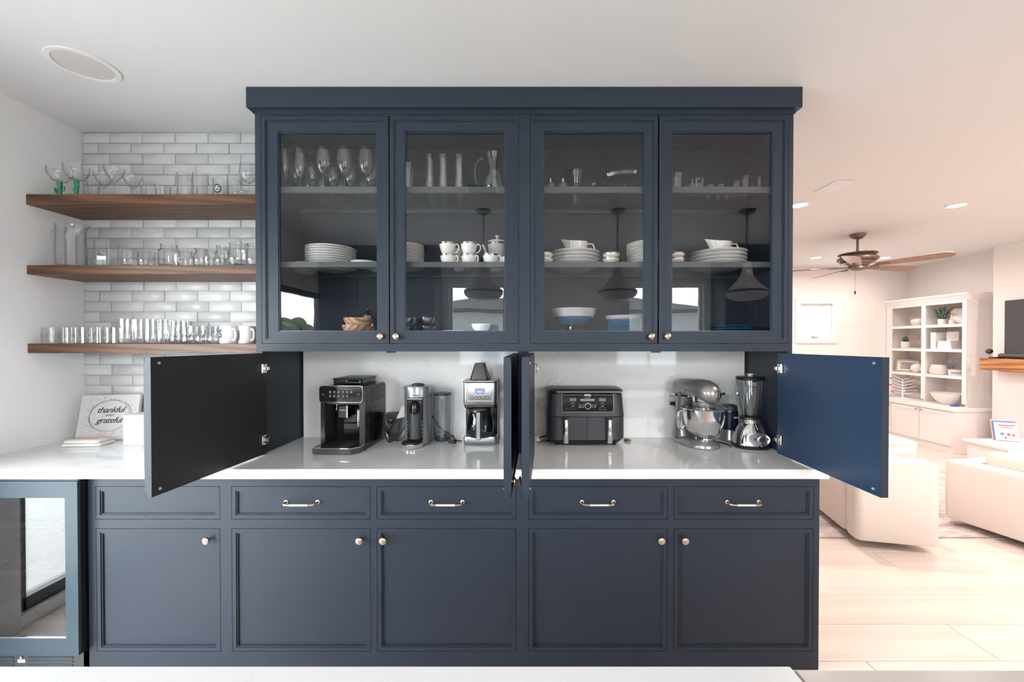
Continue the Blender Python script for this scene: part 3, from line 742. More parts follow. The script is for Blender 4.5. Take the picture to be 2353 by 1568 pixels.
# ------------------------------------------------------------------ ceiling fittings
def can(x, y, label, on=True, r=.085):
    t = thing('recessed_light', label, 'ceiling light', (x, y, CEILZ))
    M().lathe([(r,-.0005),(r,-.004),(r-.004,-.007),(r-.022,-.007),(r-.024,-.003),(r-.024,-.0005)], 32, closed=True).build('trim_ring', WHITEP, t)
    M().lathe([(r-.0245,-.0005),(r-.0245,-.0035),(.001,-.0036)], 32).build('lens', CANON if on else CANOFF, t)
CANON = mat('lit_lamp_lens', (1,1,1), emit=(1,.9,.82), estr=25); CANOFF = mat('unlit_lamp_lens', (.62,.58,.55), rough=.5)
can(-1.985, 1.845, 'large round recessed light, switched off, over the left corner', False, .125)
LAB = ['round recessed light glowing at the top corner of the glazed cabinet', 'bright recessed light glowing above and right of the ceiling fan',
 'recessed light glowing just beyond the fan motor', 'small recessed light glowing behind the left fan blade',
 'added unseen recessed light on the right-hand side, near the island end', 'added unseen recessed light before the television', 'added unseen recessed light by the right wall near the rear',
 'added unseen recessed light behind the camera by the right window', 'recessed light over the fireplace hearth', 'recessed light beyond the tiled wall', 'recessed light near the far living wall']
for (p_, l_) in zip(CANS, LAB): can(p_[0], p_[1], l_)
sm = thing('ceiling_register', 'white rectangular ceiling register beside the glazed cabinet top', 'vent', (XP(1914, 3.27), 3.27, CEILZ))
M().cbox(-.075, .075, -.12, .12, -.006, -.0005, .002).build('cover', WHITEP, sm)
for i in range(9): M().box(-.06, .06, -.1+i*.024, -.1+i*.024+.012, -.0085, -.006).build('slat', WHITEP, sm, smooth=0)
# ------------------------------------------------------------------ glassware and dishes: builders
def shell(prof, t=.0018, base=.004):
    # prof bottom -> top (outer wall); returns a closed wall profile with an inner side
    inner = [(max(r - t, .0005), z + (base if i == 0 else 0)) for i, (r, z) in enumerate(prof)]
    z0 = prof[0][1] + base
    inner = [(r, max(z, z0)) for r, z in inner]
    return [(.0005, prof[0][1])] + prof + list(reversed(inner)) + [(.0005, z0)]
def wine_glass(h, rb, rr, stem=.085, foot=.036, gm=None, name='wine_glass', knob_=True):
    g = gm or GLASS
    t = thing(name, None, None)
    hb = h - stem
    pr = [(.008, stem), (rb*.45, stem+hb*.07), (rb*.78, stem+hb*.22), (rb*.97, stem+hb*.42), (rb, stem+hb*.55), ((rb+rr)/2*1.01, stem+hb*.8), (rr, h)]
    M().lathe(shell(pr, .0012, .003), 24).build('bowl', g, t)
    kb = [(.0085, .012), (.0045, .03), (.004, stem*.75), (.0075, stem-.010), (.0045, stem-.006), (.009, stem)] if knob_ else [(.0085, .010), (.004, .03), (.004, stem*.8), (.008, stem)]
    M().lathe(kb, 12).build('stem', g, t)
    M().lathe([(foot, 0), (foot, .0016), (foot*.6, .004), (.0085, .012)], 24).build('foot', g, t)
    return t
def coupe(h, rb, name='coupe_glass', stemmat=None, cactus=False):
    t = thing(name, None, None); stem = h*.52; g = GLASS
    if cactus:
        pr = [(.012, stem), (.030, stem+.006), (.036, stem+.020), (rb*.9, stem+.032), (rb, stem+.05), (rb, h)]
    else: pr = [(.004, stem), (rb*.35, stem+(h-stem)*.18), (rb*.75, stem+(h-stem)*.5), (rb, stem+(h-stem)*.85), (rb*1.02, h)]
    M().lathe(shell(pr, .0014, .003), 28).build('bowl', g, t)
    if cactus:
        s = M().tube([(0,0,.006),(0,0,stem*.5),(0,0,stem)], [.010,.009,.012], 8).build('cactus_stem', GREENG, t)
        M().tube([(0,0,stem*.35),(-.016,0,stem*.38),(-.019,0,stem*.6)], [.005,.006,.005], 8).build('cactus_arm', GREENG, t)
        M().tube([(0,0,stem*.5),(.015,0,stem*.52),(.018,0,stem*.78)], [.005,.006,.005], 8).build('cactus_arm', GREENG, t)
        M().lathe([(.036,0),(.036,.002),(.010,.010)], 24).build('foot', g, t)
    else:
        M().lathe([(.007,.010),(.0035,.03),(.0035,stem*.8),(.005,stem)], 10).build('stem', g, t)
        M().lathe([(.033,0),(.033,.0016),(.007,.011)], 24).build('foot', g, t)
    return t
def tumbler(h, r0, r1, gm=None, facets=0, depth=.03, name='tumbler', t_=.0022, base=.007, seg=28, waist=None, diamonds=False):
    g = gm or GLASS
    w = None
    if diamonds:
        seg = 36; w = lambda a, z: 1 + (.035*abs(sin(a*9 + (0 if int(z/.009) % 2 else pi/2))) if z < h*.36 else .012*cos(a*12))
    elif facets: seg = facets*2; w = lambda a, z: 1 + depth*cos(a*facets)
    pts = [(r0*.94, 0), (r0, .004)]
    if diamonds: pts += [(r0*1.06, h*.08), (r0*1.12, h*.16), (r0*1.15, h*.25), (r0*1.12, h*.34), (r1*.97, h*.45), (r1*.96, h*.7)]
    else: pts += [(r0+(r1-r0)*.5, h*.5)]
    pts += [(r1, h)]
    inner = [(r-t_*1.4, max(z, base)) for r, z in reversed(pts)]
    m = M().lathe([(.0005, 0)] + pts, seg, wob=w) if False else M()
    prof = [(.0005, 0)] + pts + inner + [(.0005, base)]
    m.lathe(prof, seg, wob=w)
    o = m.build(name, g, None, smooth=(20 if (facets or diamonds) else 40)); return o
def mug(h, r, mt, name='mug', t_=.0035, hr=.0045, hs=.68, flare=1.0, ang=0.0, hout=.022):
    t = thing(name, None, None)
    M().lathe(shell([(r*.94, 0), (r, .004), (r, h*.5), (r*flare, h)], t_, .006), 28).build('body', mt, t)
    c, s = cos(ang), sin(ang)
    z0, z1 = h*(.5-hs/2), h*(.5+hs/2)
    pts = [(r*.97, z0), (r+hout*.7, z0+.002), (r+hout, z0+(z1-z0)*.25), (r+hout*1.05, z0+(z1-z0)*.6), (r+hout*.75, z1-.001), (r*.97, z1)]
    M().tube([(c*a, s*a, z) for a, z in pts], hr, 8).build('handle', mt, t)
    return t
def plate_mesh(r, h=.019, mt=None):
    # one plate with a rolled rim
    return M().lathe([(.0005, 0), (r*.60, 0), (r*.62, .002), (r*.72, .006), (r*.99, h-.003), (r, h-.001), (r*.985, h), (r*.70, .009), (r*.62, .005), (.0005, .005)], 40)
def stack(kind, n, x, y, z, r, pitch, mt, lab, cat, group, h=.019, names=None, jitter=.0012, mesh=None, sc=None, name='plate'):
    first = None; OR = ['bottom', 'second', 'third', 'fourth', 'fifth', 'sixth', 'seventh', 'eighth', 'ninth', 'tenth', 'eleventh', 'twelfth', 'thirteenth']
    for i in range(n):
        w = 'top one' if i == n-1 else ('bottom one' if i == 0 else OR[i] + ' from the bottom')
        l = lab + ', ' + w
        if first is None:
            first = (mesh or plate_mesh(r, h)).build(name, mt); o = first
        else:
            o = first.copy(); COL.objects.link(o)
        o.location = (x + random.uniform(-jitter, jitter), y + random.uniform(-jitter, jitter), z + i*pitch)
        o.rotation_euler = (0, 0, random.uniform(0, 6))
        tagit(o, l, cat, group)
    return first
def teacup(r=.045, h=.058, ang=0, band=None):
    t = thing('teacup', None, None)
    pr = [(r*.55, 0), (r*.58, .004), (r*.80, h*.35), (r*.95, h*.75), (r, h)]
    M().lathe(shell(pr, .002, .004), 28).build('body', PORC, t)
    M().lathe([(r*.985+.0004, h*.86), (r*1.0+.0006, h-.0002), (r*.998, h+.0006), (r*.97, h+.0003)], 28, closed=True).build('rim_band', band or SILVRIM, t)
    c, s = cos(ang), sin(ang)
    M().tube([(c*a, s*a, z) for a, z in ((r*.88, h*.22), (r*1.15, h*.22), (r*1.42, h*.5), (r*1.38, h*.78), (r*1.15, h*.90), (r*.95, h*.80))], .0032, 8).build('handle', PORC, t)
    return t
def lab(o, l, c, g=None): return tagit(o, l, c, g)
GREENG = mat('green_glass', (.004, .20, .075), rough=.08)
ORD_ = ['first', 'second', 'third', 'fourth', 'fifth', 'sixth', 'seventh', 'eighth']
def series(proto, spots, cat, group, z):
    # spots: (x, y, label[, rot])
    for i, sp in enumerate(spots):
        o = proto if i == 0 else dup(proto)
        o.location = (sp[0], sp[1], z + (sp[4] if len(sp) > 4 else 0)); o.rotation_euler = (0, 0, sp[3] if len(sp) > 3 else random.uniform(0, 6))
        tagit(o, sp[2], cat, group)

# ---- first glass door, upper shelf: wine glasses
ZG1, ZG2 = ZS1 + .008, ZS2 + .008
def feet(px, py): y = (EYE - ZG1) * -1 * FPX / (787 - py); return (XP(px, y), y)
g = wine_glass(.228, .036, .029, .078, .034)
series(g, [(*feet(657, 448), 'tall narrow goblet nearest the outer edge of the first glass door, front row'), (*feet(692, 448), 'tall narrow goblet, second in the front row behind the first glass door')], 'wine glass', 'wine glasses on the upper cabinet shelf', ZG1)
g = wine_glass(.252, .043, .034, .098, .037)
series(g, [(*feet(745, 449), 'large balloon wine glass, first of three in the front row'), (*feet(793, 449), 'large balloon wine glass, middle of three in the front row'), (*feet(842, 449), 'large balloon wine glass, last of three in the front row by the door stile')], 'wine glass', 'wine glasses on the upper cabinet shelf', ZG1)
g = wine_glass(.205, .038, .030, .078, .035)
sp = []
for (px, py, l) in ((681, 462, 'between the two tall goblets'), (719, 464, 'in front of the dark platter'), (767, 466, 'between the first and middle balloon glasses'), (807, 465, 'between the middle and last balloon glasses'), (855, 465, 'behind the last balloon glass')):
    sp.append((*feet(px, py), 'medium wine glass in the second row ' + l))
series(g, sp, 'wine glass', 'wine glasses on the upper cabinet shelf', ZG1)
g = wine_glass(.17, .036, .030, .068, .034)
sp = []
for (px, py, l) in ((709, 477, 'under the dark platter'), (741, 478, 'behind the first balloon glass'), (784, 479, 'behind the middle balloon glass'), (836, 480, 'behind the last balloon glass')):
    sp.append((*feet(px, py), 'small wine glass in the back row ' + l))
series(g, sp, 'wine glass', 'wine glasses on the upper cabinet shelf', ZG1)
DPL = mat('dark_blue_glaze', (.020,.028,.036), rough=.15)
pl = plate_mesh(.100, .02).build('platter', DPL); lab(pl, 'dark oval platter leaning at the back behind the wine glasses', 'platter')
pl.scale = (1.0, .95, 1); pl.location = (XP(716, 2.385), 2.375, ZG1+.165); pl.rotation_euler = (R(80), 0, 0); pl.scale = (1.25,1.6,1)
# ---- second glass door, upper shelf: footed fluted glasses and a jug
def flute():
    t = thing('fluted_glass', None, None)
    w = lambda a, z: 1 + .045*cos(a*8)
    M().lathe(shell([(.010,.022),(.0175,.03),(.0185,.06),(.0185,.11),(.020,.17),(.0215,.198)], .0018, .004), 32, wob=w).build('bowl', CRYSTAL, t)
    w2 = lambda a, z: 1 + .09*sin(a*9 + z*500)
    M().lathe([(.0155,.022),(.0205,.030),(.0212,.045),(.0195,.062),(.0205,.075),(.0192,.082)] + [(.0186,.081),(.0190,.045),(.0150,.024)], 36, wob=w2, closed=True).build('cut_band', CRYSTAL, t)
    M().lathe([(.0005,0),(.027,0),(.027,.003),(.012,.010),(.010,.022),(.0005,.022)], 24).build('foot', CRYSTAL, t)
    return t
g = flute(); sp = []
for r_, py in enumerate((449, 457, 467, 477)):
    for c_, px in enumerate((988, 1019, 1055)):
        x, y = feet(px, py)
        y = 2.105 + r_*.062; x = XP(px + (0, 1, 2, 3)[r_]*1.2, y)
        sp.append((x, y, 'footed fluted glass, %s column, %s row' % (('first','middle','last')[c_], ('front','second','third','back')[r_])))
series(g, sp, 'glass', 'footed fluted glasses in three columns', ZG1)
g = tumbler(.175, .020, .034, CRYSTAL, 8, .06, 'cut_glass_vase'); x, y = feet(938, 455)
tagit(g, 'cut glass vase half hidden by the stile of the second glass door', 'vase'); g.location = (x, y, ZG1)
t = thing('glass_jug', 'clear footed glass jug with diamond cuts and a big loop handle', 'jug', (XP(1135, 2.15), 2.165, ZG1))
pr = [(.030,.012),(.050,.022),(.060,.045),(.062,.065),(.052,.11),(.043,.15),(.042,.175),(.050,.205),(.056,.225)]
M().lathe(shell(pr, .003, .006), 36, wob=lambda a, z: 1 + (.03*abs(sin(a*9 + (0 if int(z/.014) % 2 else pi/2))) if z < .075 else 0)).build('body', CRYSTAL, t, smooth=25)
M().tube([(-.044,0,.185),(-.052,0,.205),(-.07,0,.208),(-.095,0,.185),(-.104,0,.14),(-.10,0,.095),(-.085,0,.060),(-.062,0,.045)], [.006,.006,.006,.006,.0055,.0055,.005,.005], 10).build('handle', CRYSTAL, t)
M().lathe([(.0005,0),(.034,0),(.034,.004),(.020,.012),(.0005,.012)], 28).build('foot', CRYSTAL, t)
# ---- third glass door, upper shelf
def cruet(i, l):
    t = thing('cruet_shaker', l, 'shaker', (XP((1264,1293)[i], 2.12), 2.125, ZG1))
    M().lathe(shell([(.019,0),(.020,.006),(.027,.035),(.029,.052),(.024,.062),(.012,.066)], .003, .006), 30, wob=lambda a, z: 1+.05*sin(a*8+z*200)).build('body', CRYSTAL, t, smooth=20)
    M().lathe([(.0105,.064),(.0105,.082),(.008,.086),(.004,.094),(.001,.100)], 16).build('cap', CHROME, t)
cruet(0, 'cut glass shaker with chrome cap, first of the pair in the third glass door'); cruet(1, 'cut glass shaker with chrome cap beside the flared vase')
g = M().lathe(shell([(.026,0),(.029,.003),(.030,.04),(.036,.10),(.050,.165),(.062,.19)], .003, .012), 32).build('flared_vase', GLASS)
tagit(g, 'clear flared glass vase between the shakers and the butter dish', 'vase'); g.location = (XP(1321, 2.30), 2.30, ZG1)
t = thing('butter_dish', 'cut glass butter dish with a knobbed lid in the third glass door', 'butter dish', (XP(1364, 2.17), 2.17, ZG1))
M().rbox(-.088,.088,-.045,.045,0,.014,.02,.004,4).build('tray', CRYSTAL, t)
M().rbox(-.066,.066,-.030,.030,.0145,.052,.012,.012,4).build('lid', CRYSTAL, t)
M().lathe([(.006,.050),(.007,.058),(.018,.064),(.020,.072),(.010,.075),(.001,.075)], 12).build('knob', CRYSTAL, t)
t = thing('cake_stand', 'cut glass footed cake stand, the widest piece in the third glass door', 'cake stand', (XP(1430, 2.235), 2.24, ZG1))
M().lathe([(.0005,.098),(.11,.098),(.14,.104),(.150,.116),(.153,.116),(.147,.100),(.12,.0935),(.0005,.093)], 48, wob=lambda a, z: 1+.012*cos(a*24)).build('plate', CRYSTAL, t, smooth=20)
M().lathe([(.0005,.0),(.052,.0),(.055,.004),(.045,.022),(.020,.038),(.018,.055),(.030,.070),(.034,.092),(.0005,.092)], 40, wob=lambda a, z: 1+.03*cos(a*20)).build('pedestal', CRYSTAL, t, smooth=20)
# ---- last glass door, upper shelf
def put(o, px, y, z, l, c, g=None, rot=0): o.location = (XP(px, y), y, z); o.rotation_euler = (0,0,rot); return tagit(o, l, c, g)
put(tumbler(.105, .026, .034, CRYSTAL, 12, .03, 'cut_glass_tumbler'), 1553, 2.12, ZG1, 'tall ridged tumbler at the inner edge of the last glass door', 'glass')
put(tumbler(.052, .015, .018, GLASS, 0), 1576, 2.14, ZG1, 'small shot glass between the ridged tumbler and crystal bowl', 'glass')
put(tumbler(.088, .036, .044, CRYSTAL, 12, .05, 'crystal_bowl'), 1599, 2.16, ZG1, 'round crystal bowl with starburst cuts in the last glass door', 'bowl')
sg = tumbler(.050, .016, .019, GLASS, 0, name='shot_glass'); sp = []
for i, (px, y) in enumerate(((1630, 2.12), (1653, 2.12), (1625, 2.22), (1649, 2.22), (1668, 2.22))):
    sp.append((XP(px, y), y, 'small clear shot glass, %s of the %s pair' % (('first','second')[i % 2], 'front') if i < 2 else 'small clear shot glass in the back row, %s from the crystal bowl' % ('first','second','third')[i-2]))
series(sg, sp, 'shot glass', 'shot glasses behind the last glass door', ZG1)
put(tumbler(.074, .024, .026, GLASS, 0), 1690, 2.14, ZG1, 'short plain tumbler between the shot glasses and tall tumblers', 'glass')
put(tumbler(.108, .032, .030, GLASS, 0), 1711, 2.16, ZG1, 'wide tall plain tumbler in the last glass door', 'glass')
put(tumbler(.100, .022, .020, GLASS, 0), 1743, 2.15, ZG1, 'slim tall tumbler nearest the living room in the last glass door', 'glass')

# ---- second shelf: white dishes
# Y of a dish base is chosen so that its front rim falls where the photograph shows it
stack('p', 9, XP(762, 2.235), 2.235, ZG2, .130, .0130, PORC, 'white dinner plate in the big stack behind the first glass door', 'plate', 'dinner plates behind the first glass door')
stack('p', 5, XP(703, 2.33), 2.33, ZG2, .062, .012, PORC, 'small white plate in the low stack beside the dinner plates', 'plate', 'small plates behind the first glass door', h=.014)
t = thing('serving_dish', 'white boat-shaped serving dish beside the dinner plates', 'dish', (XP(836, 2.14), 2.14, ZG2))
M().rings([[(a*.045, b*.035, 0) for a, b in [(cos(x), sin(x)) for x in [2*pi*i/24 for i in range(24)]]], [(a*.066, b*.05, .034) for a, b in [(cos(x), sin(x)) for x in [2*pi*i/24 for i in range(24)]]], [(a*.063, b*.047, .034) for a, b in [(cos(x), sin(x)) for x in [2*pi*i/24 for i in range(24)]]], [(a*.042, b*.032, .005) for a, b in [(cos(x), sin(x)) for x in [2*pi*i/24 for i in range(24)]]]]).build('bowl', PORC, t)
stack('p', 4, XP(868, 2.26), 2.26, ZG2, .045, .011, PORC, 'white saucer in the short stack behind the first door stile', 'saucer', 'saucers behind the door stile', h=.013, name='saucer')
stack('p', 13, XP(930, 2.19), 2.19, ZG2, .105, .0095, PORC, 'white side plate in the tall stack behind the second glass door', 'plate', 'side plates behind the second glass door', h=.013)
cup = teacup(.044, .065, R(-20)); sp = []
H_ = .066
for i, (px, y, l, dz) in enumerate(((1031, 2.125, 'lower teacup of the first pair in the second glass door', 0), (1029, 2.125, 'upper teacup of the first pair in the second glass door', 1),
      (1078, 2.125, 'lower teacup of the pair in front of the mirrored pendant', 0), (1078, 2.125, 'upper tilted teacup of the pair in front of the mirrored pendant', 1),
      (1055, 2.24, 'lower teacup at the back between the two pairs', 0), (1055, 2.24, 'upper teacup at the back between the two pairs', 1), (1128, 2.12, 'teacup in front of the lidded pot', 0))):
    sp.append((XP(px, y), y, l, R((-10, 6, -14, 10, 40, 30, -10)[i]), dz*H_*.93))
series(cup, sp, 'teacup', 'white teacups with silver bands', ZG2)
t = thing('lidded_pot', 'large white lidded coffee pot with silver bands in the second glass door', 'pot', (XP(1143, 2.25), 2.25, ZG2)); t.scale = (1.0, 1.0, 1.14)
M().lathe(shell([(.034,0),(.036,.004),(.040,.03),(.048,.07),(.053,.12),(.053,.135)], .002, .004), 32).build('body', PORC, t)
M().lathe([(.0535,.128),(.0548,.130),(.0548,.136),(.0535,.138)], 32, closed=True).build('rim_band', SILVRIM, t)
M().lathe([(.0005,.137),(.053,.137),(.050,.146),(.02,.154),(.007,.157),(.006,.163),(.012,.168),(.012,.175),(.001,.178)], 28).build('lid', PORC, t)
M().tube([(-.045,0,.075),(-.062,0,.085),(-.072,0,.115),(-.082,0,.130)], [.012,.010,.007,.006], 10).build('spout', PORC, t)
t = thing('sugar_bowl', 'small white sugar bowl behind the teacup in the second glass door', 'bowl', (XP(1166, 2.13), 2.13, ZG2))
M().lathe(shell([(.025,0),(.026,.004),(.040,.03),(.040,.050),(.034,.056)], .002, .004), 28).build('body', PORC, t)
M().lathe([(.0345,.050),(.0365,.052),(.0355,.057),(.0345,.057)], 28, closed=True).build('rim_band', SILVRIM, t)
def gravy(l, px, y, z, g=None):
    t = thing('gravy_boat', l, 'gravy boat', (XP(px, y), y, z), 0, g)
    def ring(sx, sy, z, lift, off=0, sp=0):
        o = []
        for i in range(28):
            a = 2*pi*i/28; c = cos(a)
            xx = sx*c - (sp*max(0, -c)**6); yy = sy*sin(a)*(1 - .55*max(0, -c)**5)
            o.append((xx+off, yy, z + lift*max(0, -c)**3))
        return o
    outer = [ring(.046,.030,0,0), ring(.048,.031,.004,0), ring(.055,.036,.03,.004,0,.002), ring(.062,.041,.058,.012,0,.014), ring(.064,.042,.068,.018,0,.022)]
    inner = [ring(.061,.039,.0685,.018,0,.021), ring(.052,.033,.03,.004), ring(.042,.026,.007,0)]
    M().rings(outer + inner).build('body', PORC, t)
    rim = ring(.0635,.0415,.0685,.018,0,.0222)
    M().tube(rim, .0013, 6, closed=True).build('gilt_rim', GOLDRIM, t)
    M().tube([(.058,0,.052),(.072,0,.060),(.090,0,.056),(.098,0,.036),(.096,0,.010),(.090,0,.002)], .0042, 8).build('handle', PORC, t)
    return t
ys = 2.235
stack('p', 5, XP(1320, ys), ys, ZG2, .138, .0195, PORC, 'large white platter under the gravy boat in the third glass door', 'platter', 'platters behind the third glass door', h=.021, name='platter')
gravy('white gravy boat with gilt rim on the platters in the third glass door', 1324, ys-.03, ZG2+4*.0195+.0056)
ys = 2.235
stack('p', 5, XP(1648, ys), ys, ZG2, .146, .0195, PORC, 'large white platter under the gravy boat in the last glass door', 'platter', 'platters behind the last glass door', h=.021, name='platter')
gravy('white gravy boat with gilt rim on the platters in the last glass door', 1654, ys-.03, ZG2+4*.0195+.0056)
stack('p', 13, XP(1490, 2.20), 2.20, ZG2, .118, .0102, PORC, 'white plate in the tall stack by the third door stile', 'plate', 'plates behind the third door stile', h=.015)
def ramekin(r=.044, h=.026):
    t = thing('stacked_cup', None, None)
    M().lathe(shell([(r*.6,0),(r*.65,.003),(r*.97,h*.5),(r,h)], .002, .004), 28).build('body', PORC, t)
    M().lathe([(r*.97+.001,h*.70),(r+.0012,h-.002),(r-.001,h+.0005),(r*.9,h*.72)], 28, closed=True).build('dark_band', GOLDRIM, t)
    return t
g = ramekin(); sp = []
for (px, y, base) in ((1404, 2.135, 'beside the platters in the third glass door'), (1552, 2.135, 'at the inner edge of the last glass door'), (1721, 2.385, 'behind the platters in the last glass door'), (1252, 2.135, 'at the inner edge of the third glass door')):
    for k in range(3): sp.append((XP(px, y), y, 'gilt-banded white cup %s, %s' % (base, ('lowest of three', 'middle of three', 'topmost of three')[k]), 0, k*.0245))
series(g, sp, 'cup', 'gilt-banded cups in short stacks', ZG2)

# ---- cabinet floor
ZF = ZR1 - .002 + .0006
WOODB = wood('bowl_wood', (.16,.085,.045), (.50,.31,.19), rough=.45, scale=1.4)
def bowl_mesh(r, h, rb=None, t_=.004, seg=32):
    rb = rb or r*.55
    return M().lathe(shell([(rb,0),(rb+.003,.003),(r*.86,h*.42),(r*.97,h*.75),(r,h)], t_, .006), seg)
m_ = bowl_mesh(.078, .055, .05); o = m_.build('wooden_bowl', WOODB); put(o, 824, 2.15, ZF, 'rustic brown wooden bowl, bottom of the stack of three', 'bowl', 'stack of wooden bowls')
o2 = o.copy(); COL.objects.link(o2); put(o2, 822, 2.15, ZF+.040, 'rustic brown wooden bowl, middle of the stack of three, slightly tilted', 'bowl', 'stack of wooden bowls', 2.0); o2.rotation_euler = (R(2), R(3), 2)
o3 = o.copy(); COL.objects.link(o3); put(o3, 825, 2.152, ZF+.083, 'rustic brown wooden bowl, top of the stack of three', 'bowl', 'stack of wooden bowls', 4.0); o3.scale = (.97,.97,.97)
t = thing('dome_teapot', 'polished steel teapot with a black knob behind the wooden bowls', 'teapot', (XP(846, 2.335), 2.335, ZF)); t.scale = (1.0, 1.0, 1.11)
M().lathe([(.045,0),(.062,.01),(.070,.05),(.066,.10),(.052,.125),(.001,.126)], 28).build('body', CHROME, t)
M().lathe([(.054,.1255),(.056,.130),(.050,.145),(.03,.160),(.012,.167),(.001,.168)], 28).build('lid', CHROME, t)
M().sphere((0,0,.180), .0125, 14, 10).build('knob', BLACK, t)
M().tube([(.06,0,.11),(.09,0,.11),(.098,0,.07),(.085,0,.03),(.06,0,.02)], .006, 8).build('handle', BLACK, t)
BLUEG = mat('blue_glaze', (.012,.085,.17), rough=.15, noise=.3, nscale=6); GREYG = mat('pale_grey_glaze', (.42,.42,.45), rough=.2); LTBLUE = mat('pale_blue_glaze', (.10,.20,.26), rough=.2)
m = mug(.062, .045, LTBLUE, 'mug', ang=R(60)); put(m, 722, 2.14, ZF, 'pale blue mug at the bottom of the first glass door', 'mug')
CLEARB = thin_glass('bowl_glass', (.985,.995,.995), f0=.12, edge=.12)
o = bowl_mesh(.050, .046, .026, .003).build('glass_bowl', CLEARB); sp = []
for (px, y, l) in ((940, 2.13, 'at the inner edge'), (983, 2.13, 'beside the blue shadow')):
    for k in range(3): sp.append((XP(px, y), y, 'clear glass bowl %s in the second glass door, %s of its stack' % ('nearer the knob' if px < 960 else 'farther from the knob', ('bottom', 'middle', 'top')[k]), 0, k*.0465))
series(o, sp, 'bowl', 'clear glass bowls in two stacks', ZF)
WEAVE = mat('white_weave', (.78,.77,.74), rough=.6, bump=.5, bscale=60)
t = thing('woven_dish', 'low white woven-pattern dish in the second glass door', 'dish', (XP(1045, 2.14), 2.14, ZF))
w_ = lambda a, z: 1 + .02*abs(sin(a*12 + z*120))
M().lathe(shell([(.055,0),(.062,.006),(.064,.070)], .004, .006), 48, wob=w_).build('body', WEAVE, t, smooth=20)
SQ = M().rbox(-.075,.075,-.06,.06,0,.008,.012,.003,4)
for k in range(5):
    pass
o = M().rbox(-.080,.080,-.065,.065,0,.007,.014,.003,4).build('square_plate', PORC); sp = []
for k in range(5): sp.append((XP(1118, 2.16), 2.16, 'square white plate behind the outer edge of the second glass door, %s' % ('bottom one','second one','third one','fourth one','top one')[k], 0, k*.0140))
series(o, sp, 'plate', 'square white plates behind the second glass door', ZF)
o = bowl_mesh(.052, .042, .025).build('white_bowl', WEAVE); sp = [(XP(1108, 2.16)-.018, 2.16, 'white textured bowl on the square plates, farther back', 0, .0455), (XP(1108, 2.16)+.022, 2.13, 'white textured bowl on the square plates, nearer the front', 0, .0455)]
tagit(o, 'white textured bowl standing on the square white plates', 'bowl'); o.location = (XP(1106, 2.16), 2.16, ZF+.0635)
# blue and grey bowls, silver stand
t = thing('silver_stand', 'polished silver pedestal stand under the blue and grey bowls', 'stand', (XP(1310, 2.17), 2.17, ZF))
M().lathe([(.0005,0),(.045,0),(.046,.006),(.018,.016),(.010,.036),(.020,.044),(.010,.052),(.014,.070),(.040,.085),(.072,.095),(.074,.102),(.0005,.102)], 32).build('pedestal', CHROME, t)
zz = ZF + .1025
o = bowl_mesh(.098, .038, .06).build('blue_bowl', BLUEG); o.location = (XP(1317, 2.17), 2.17, zz); tagit(o, 'dark blue wide bowl standing on the silver pedestal', 'bowl')
o = M().lathe(shell([(.105,0),(.110,.003),(.124,.045)], .004, .006), 36).build('grey_dish', GREYG); o.location = (XP(1317, 2.18), 2.18, zz+.0385); tagit(o, 'wide pale grey dish on top of the dark blue bowl', 'dish')
o = bowl_mesh(.092, .045, .055).build('blue_bowl', BLUEG)
series(o, [(XP(1431, 2.18), 2.18, 'blue glazed bowl, bottom of the nested stack in the third glass door', 0, 0), (XP(1431, 2.18), 2.18, 'blue glazed bowl, second in the nested stack', 1, .021), (XP(1430, 2.18), 2.18, 'blue glazed bowl, third in the nested stack', 2, .042), (XP(1431, 2.18), 2.18, 'blue glazed bowl, fourth in the nested stack', 1, .063), (XP(1432, 2.18), 2.18, 'blue glazed bowl, fifth in the nested stack', 1, .084)], 'bowl', 'nested blue bowls', ZF)
o = bowl_mesh(.094, .040, .055).build('grey_bowl', GREYG); o.location = (XP(1430, 2.18), 2.18, ZF+.110); tagit(o, 'pale grey bowl on top of the nested blue bowls', 'bowl')
stack('p', 7, XP(1684, 2.20), 2.20, ZF, .122, .0128, BLUEG, 'blue glazed plate at the bottom of the last glass door', 'plate', 'blue plates behind the last glass door')
# ------------------------------------------------------------------ oak shelves beside the cabinet and what stands on them
YS0 = 2.153
def oak_shelf(pt, pb, l):
    z1, z0 = ZP(pt, YS0), ZP(pb, YS0)
    m = M().cbox(XL+.001, XUL-.001, YS0, YB-.0095, z0, z1, .002)
    solo('floating_shelf', m, OAK, l, 'shelf'); return z1 + .0004
Z1 = oak_shelf(446, 470, 'top thick brown oak floating shelf, holding stemmed glasses')
Z2 = oak_shelf(609.5, 630.5, 'middle thick brown oak floating shelf, holding the tall pitcher')
Z3 = oak_shelf(790, 812, 'lowest thick brown oak floating shelf, holding crystal tumblers and letter mugs')
def pp(px, y, z): return (XP(px, y), y, z)
def setp(o, px, y, z, l, c, g=None, rot=0.0): o.location = pp(px, y, z); o.rotation_euler = (0,0,rot); return tagit(o, l, c, g)
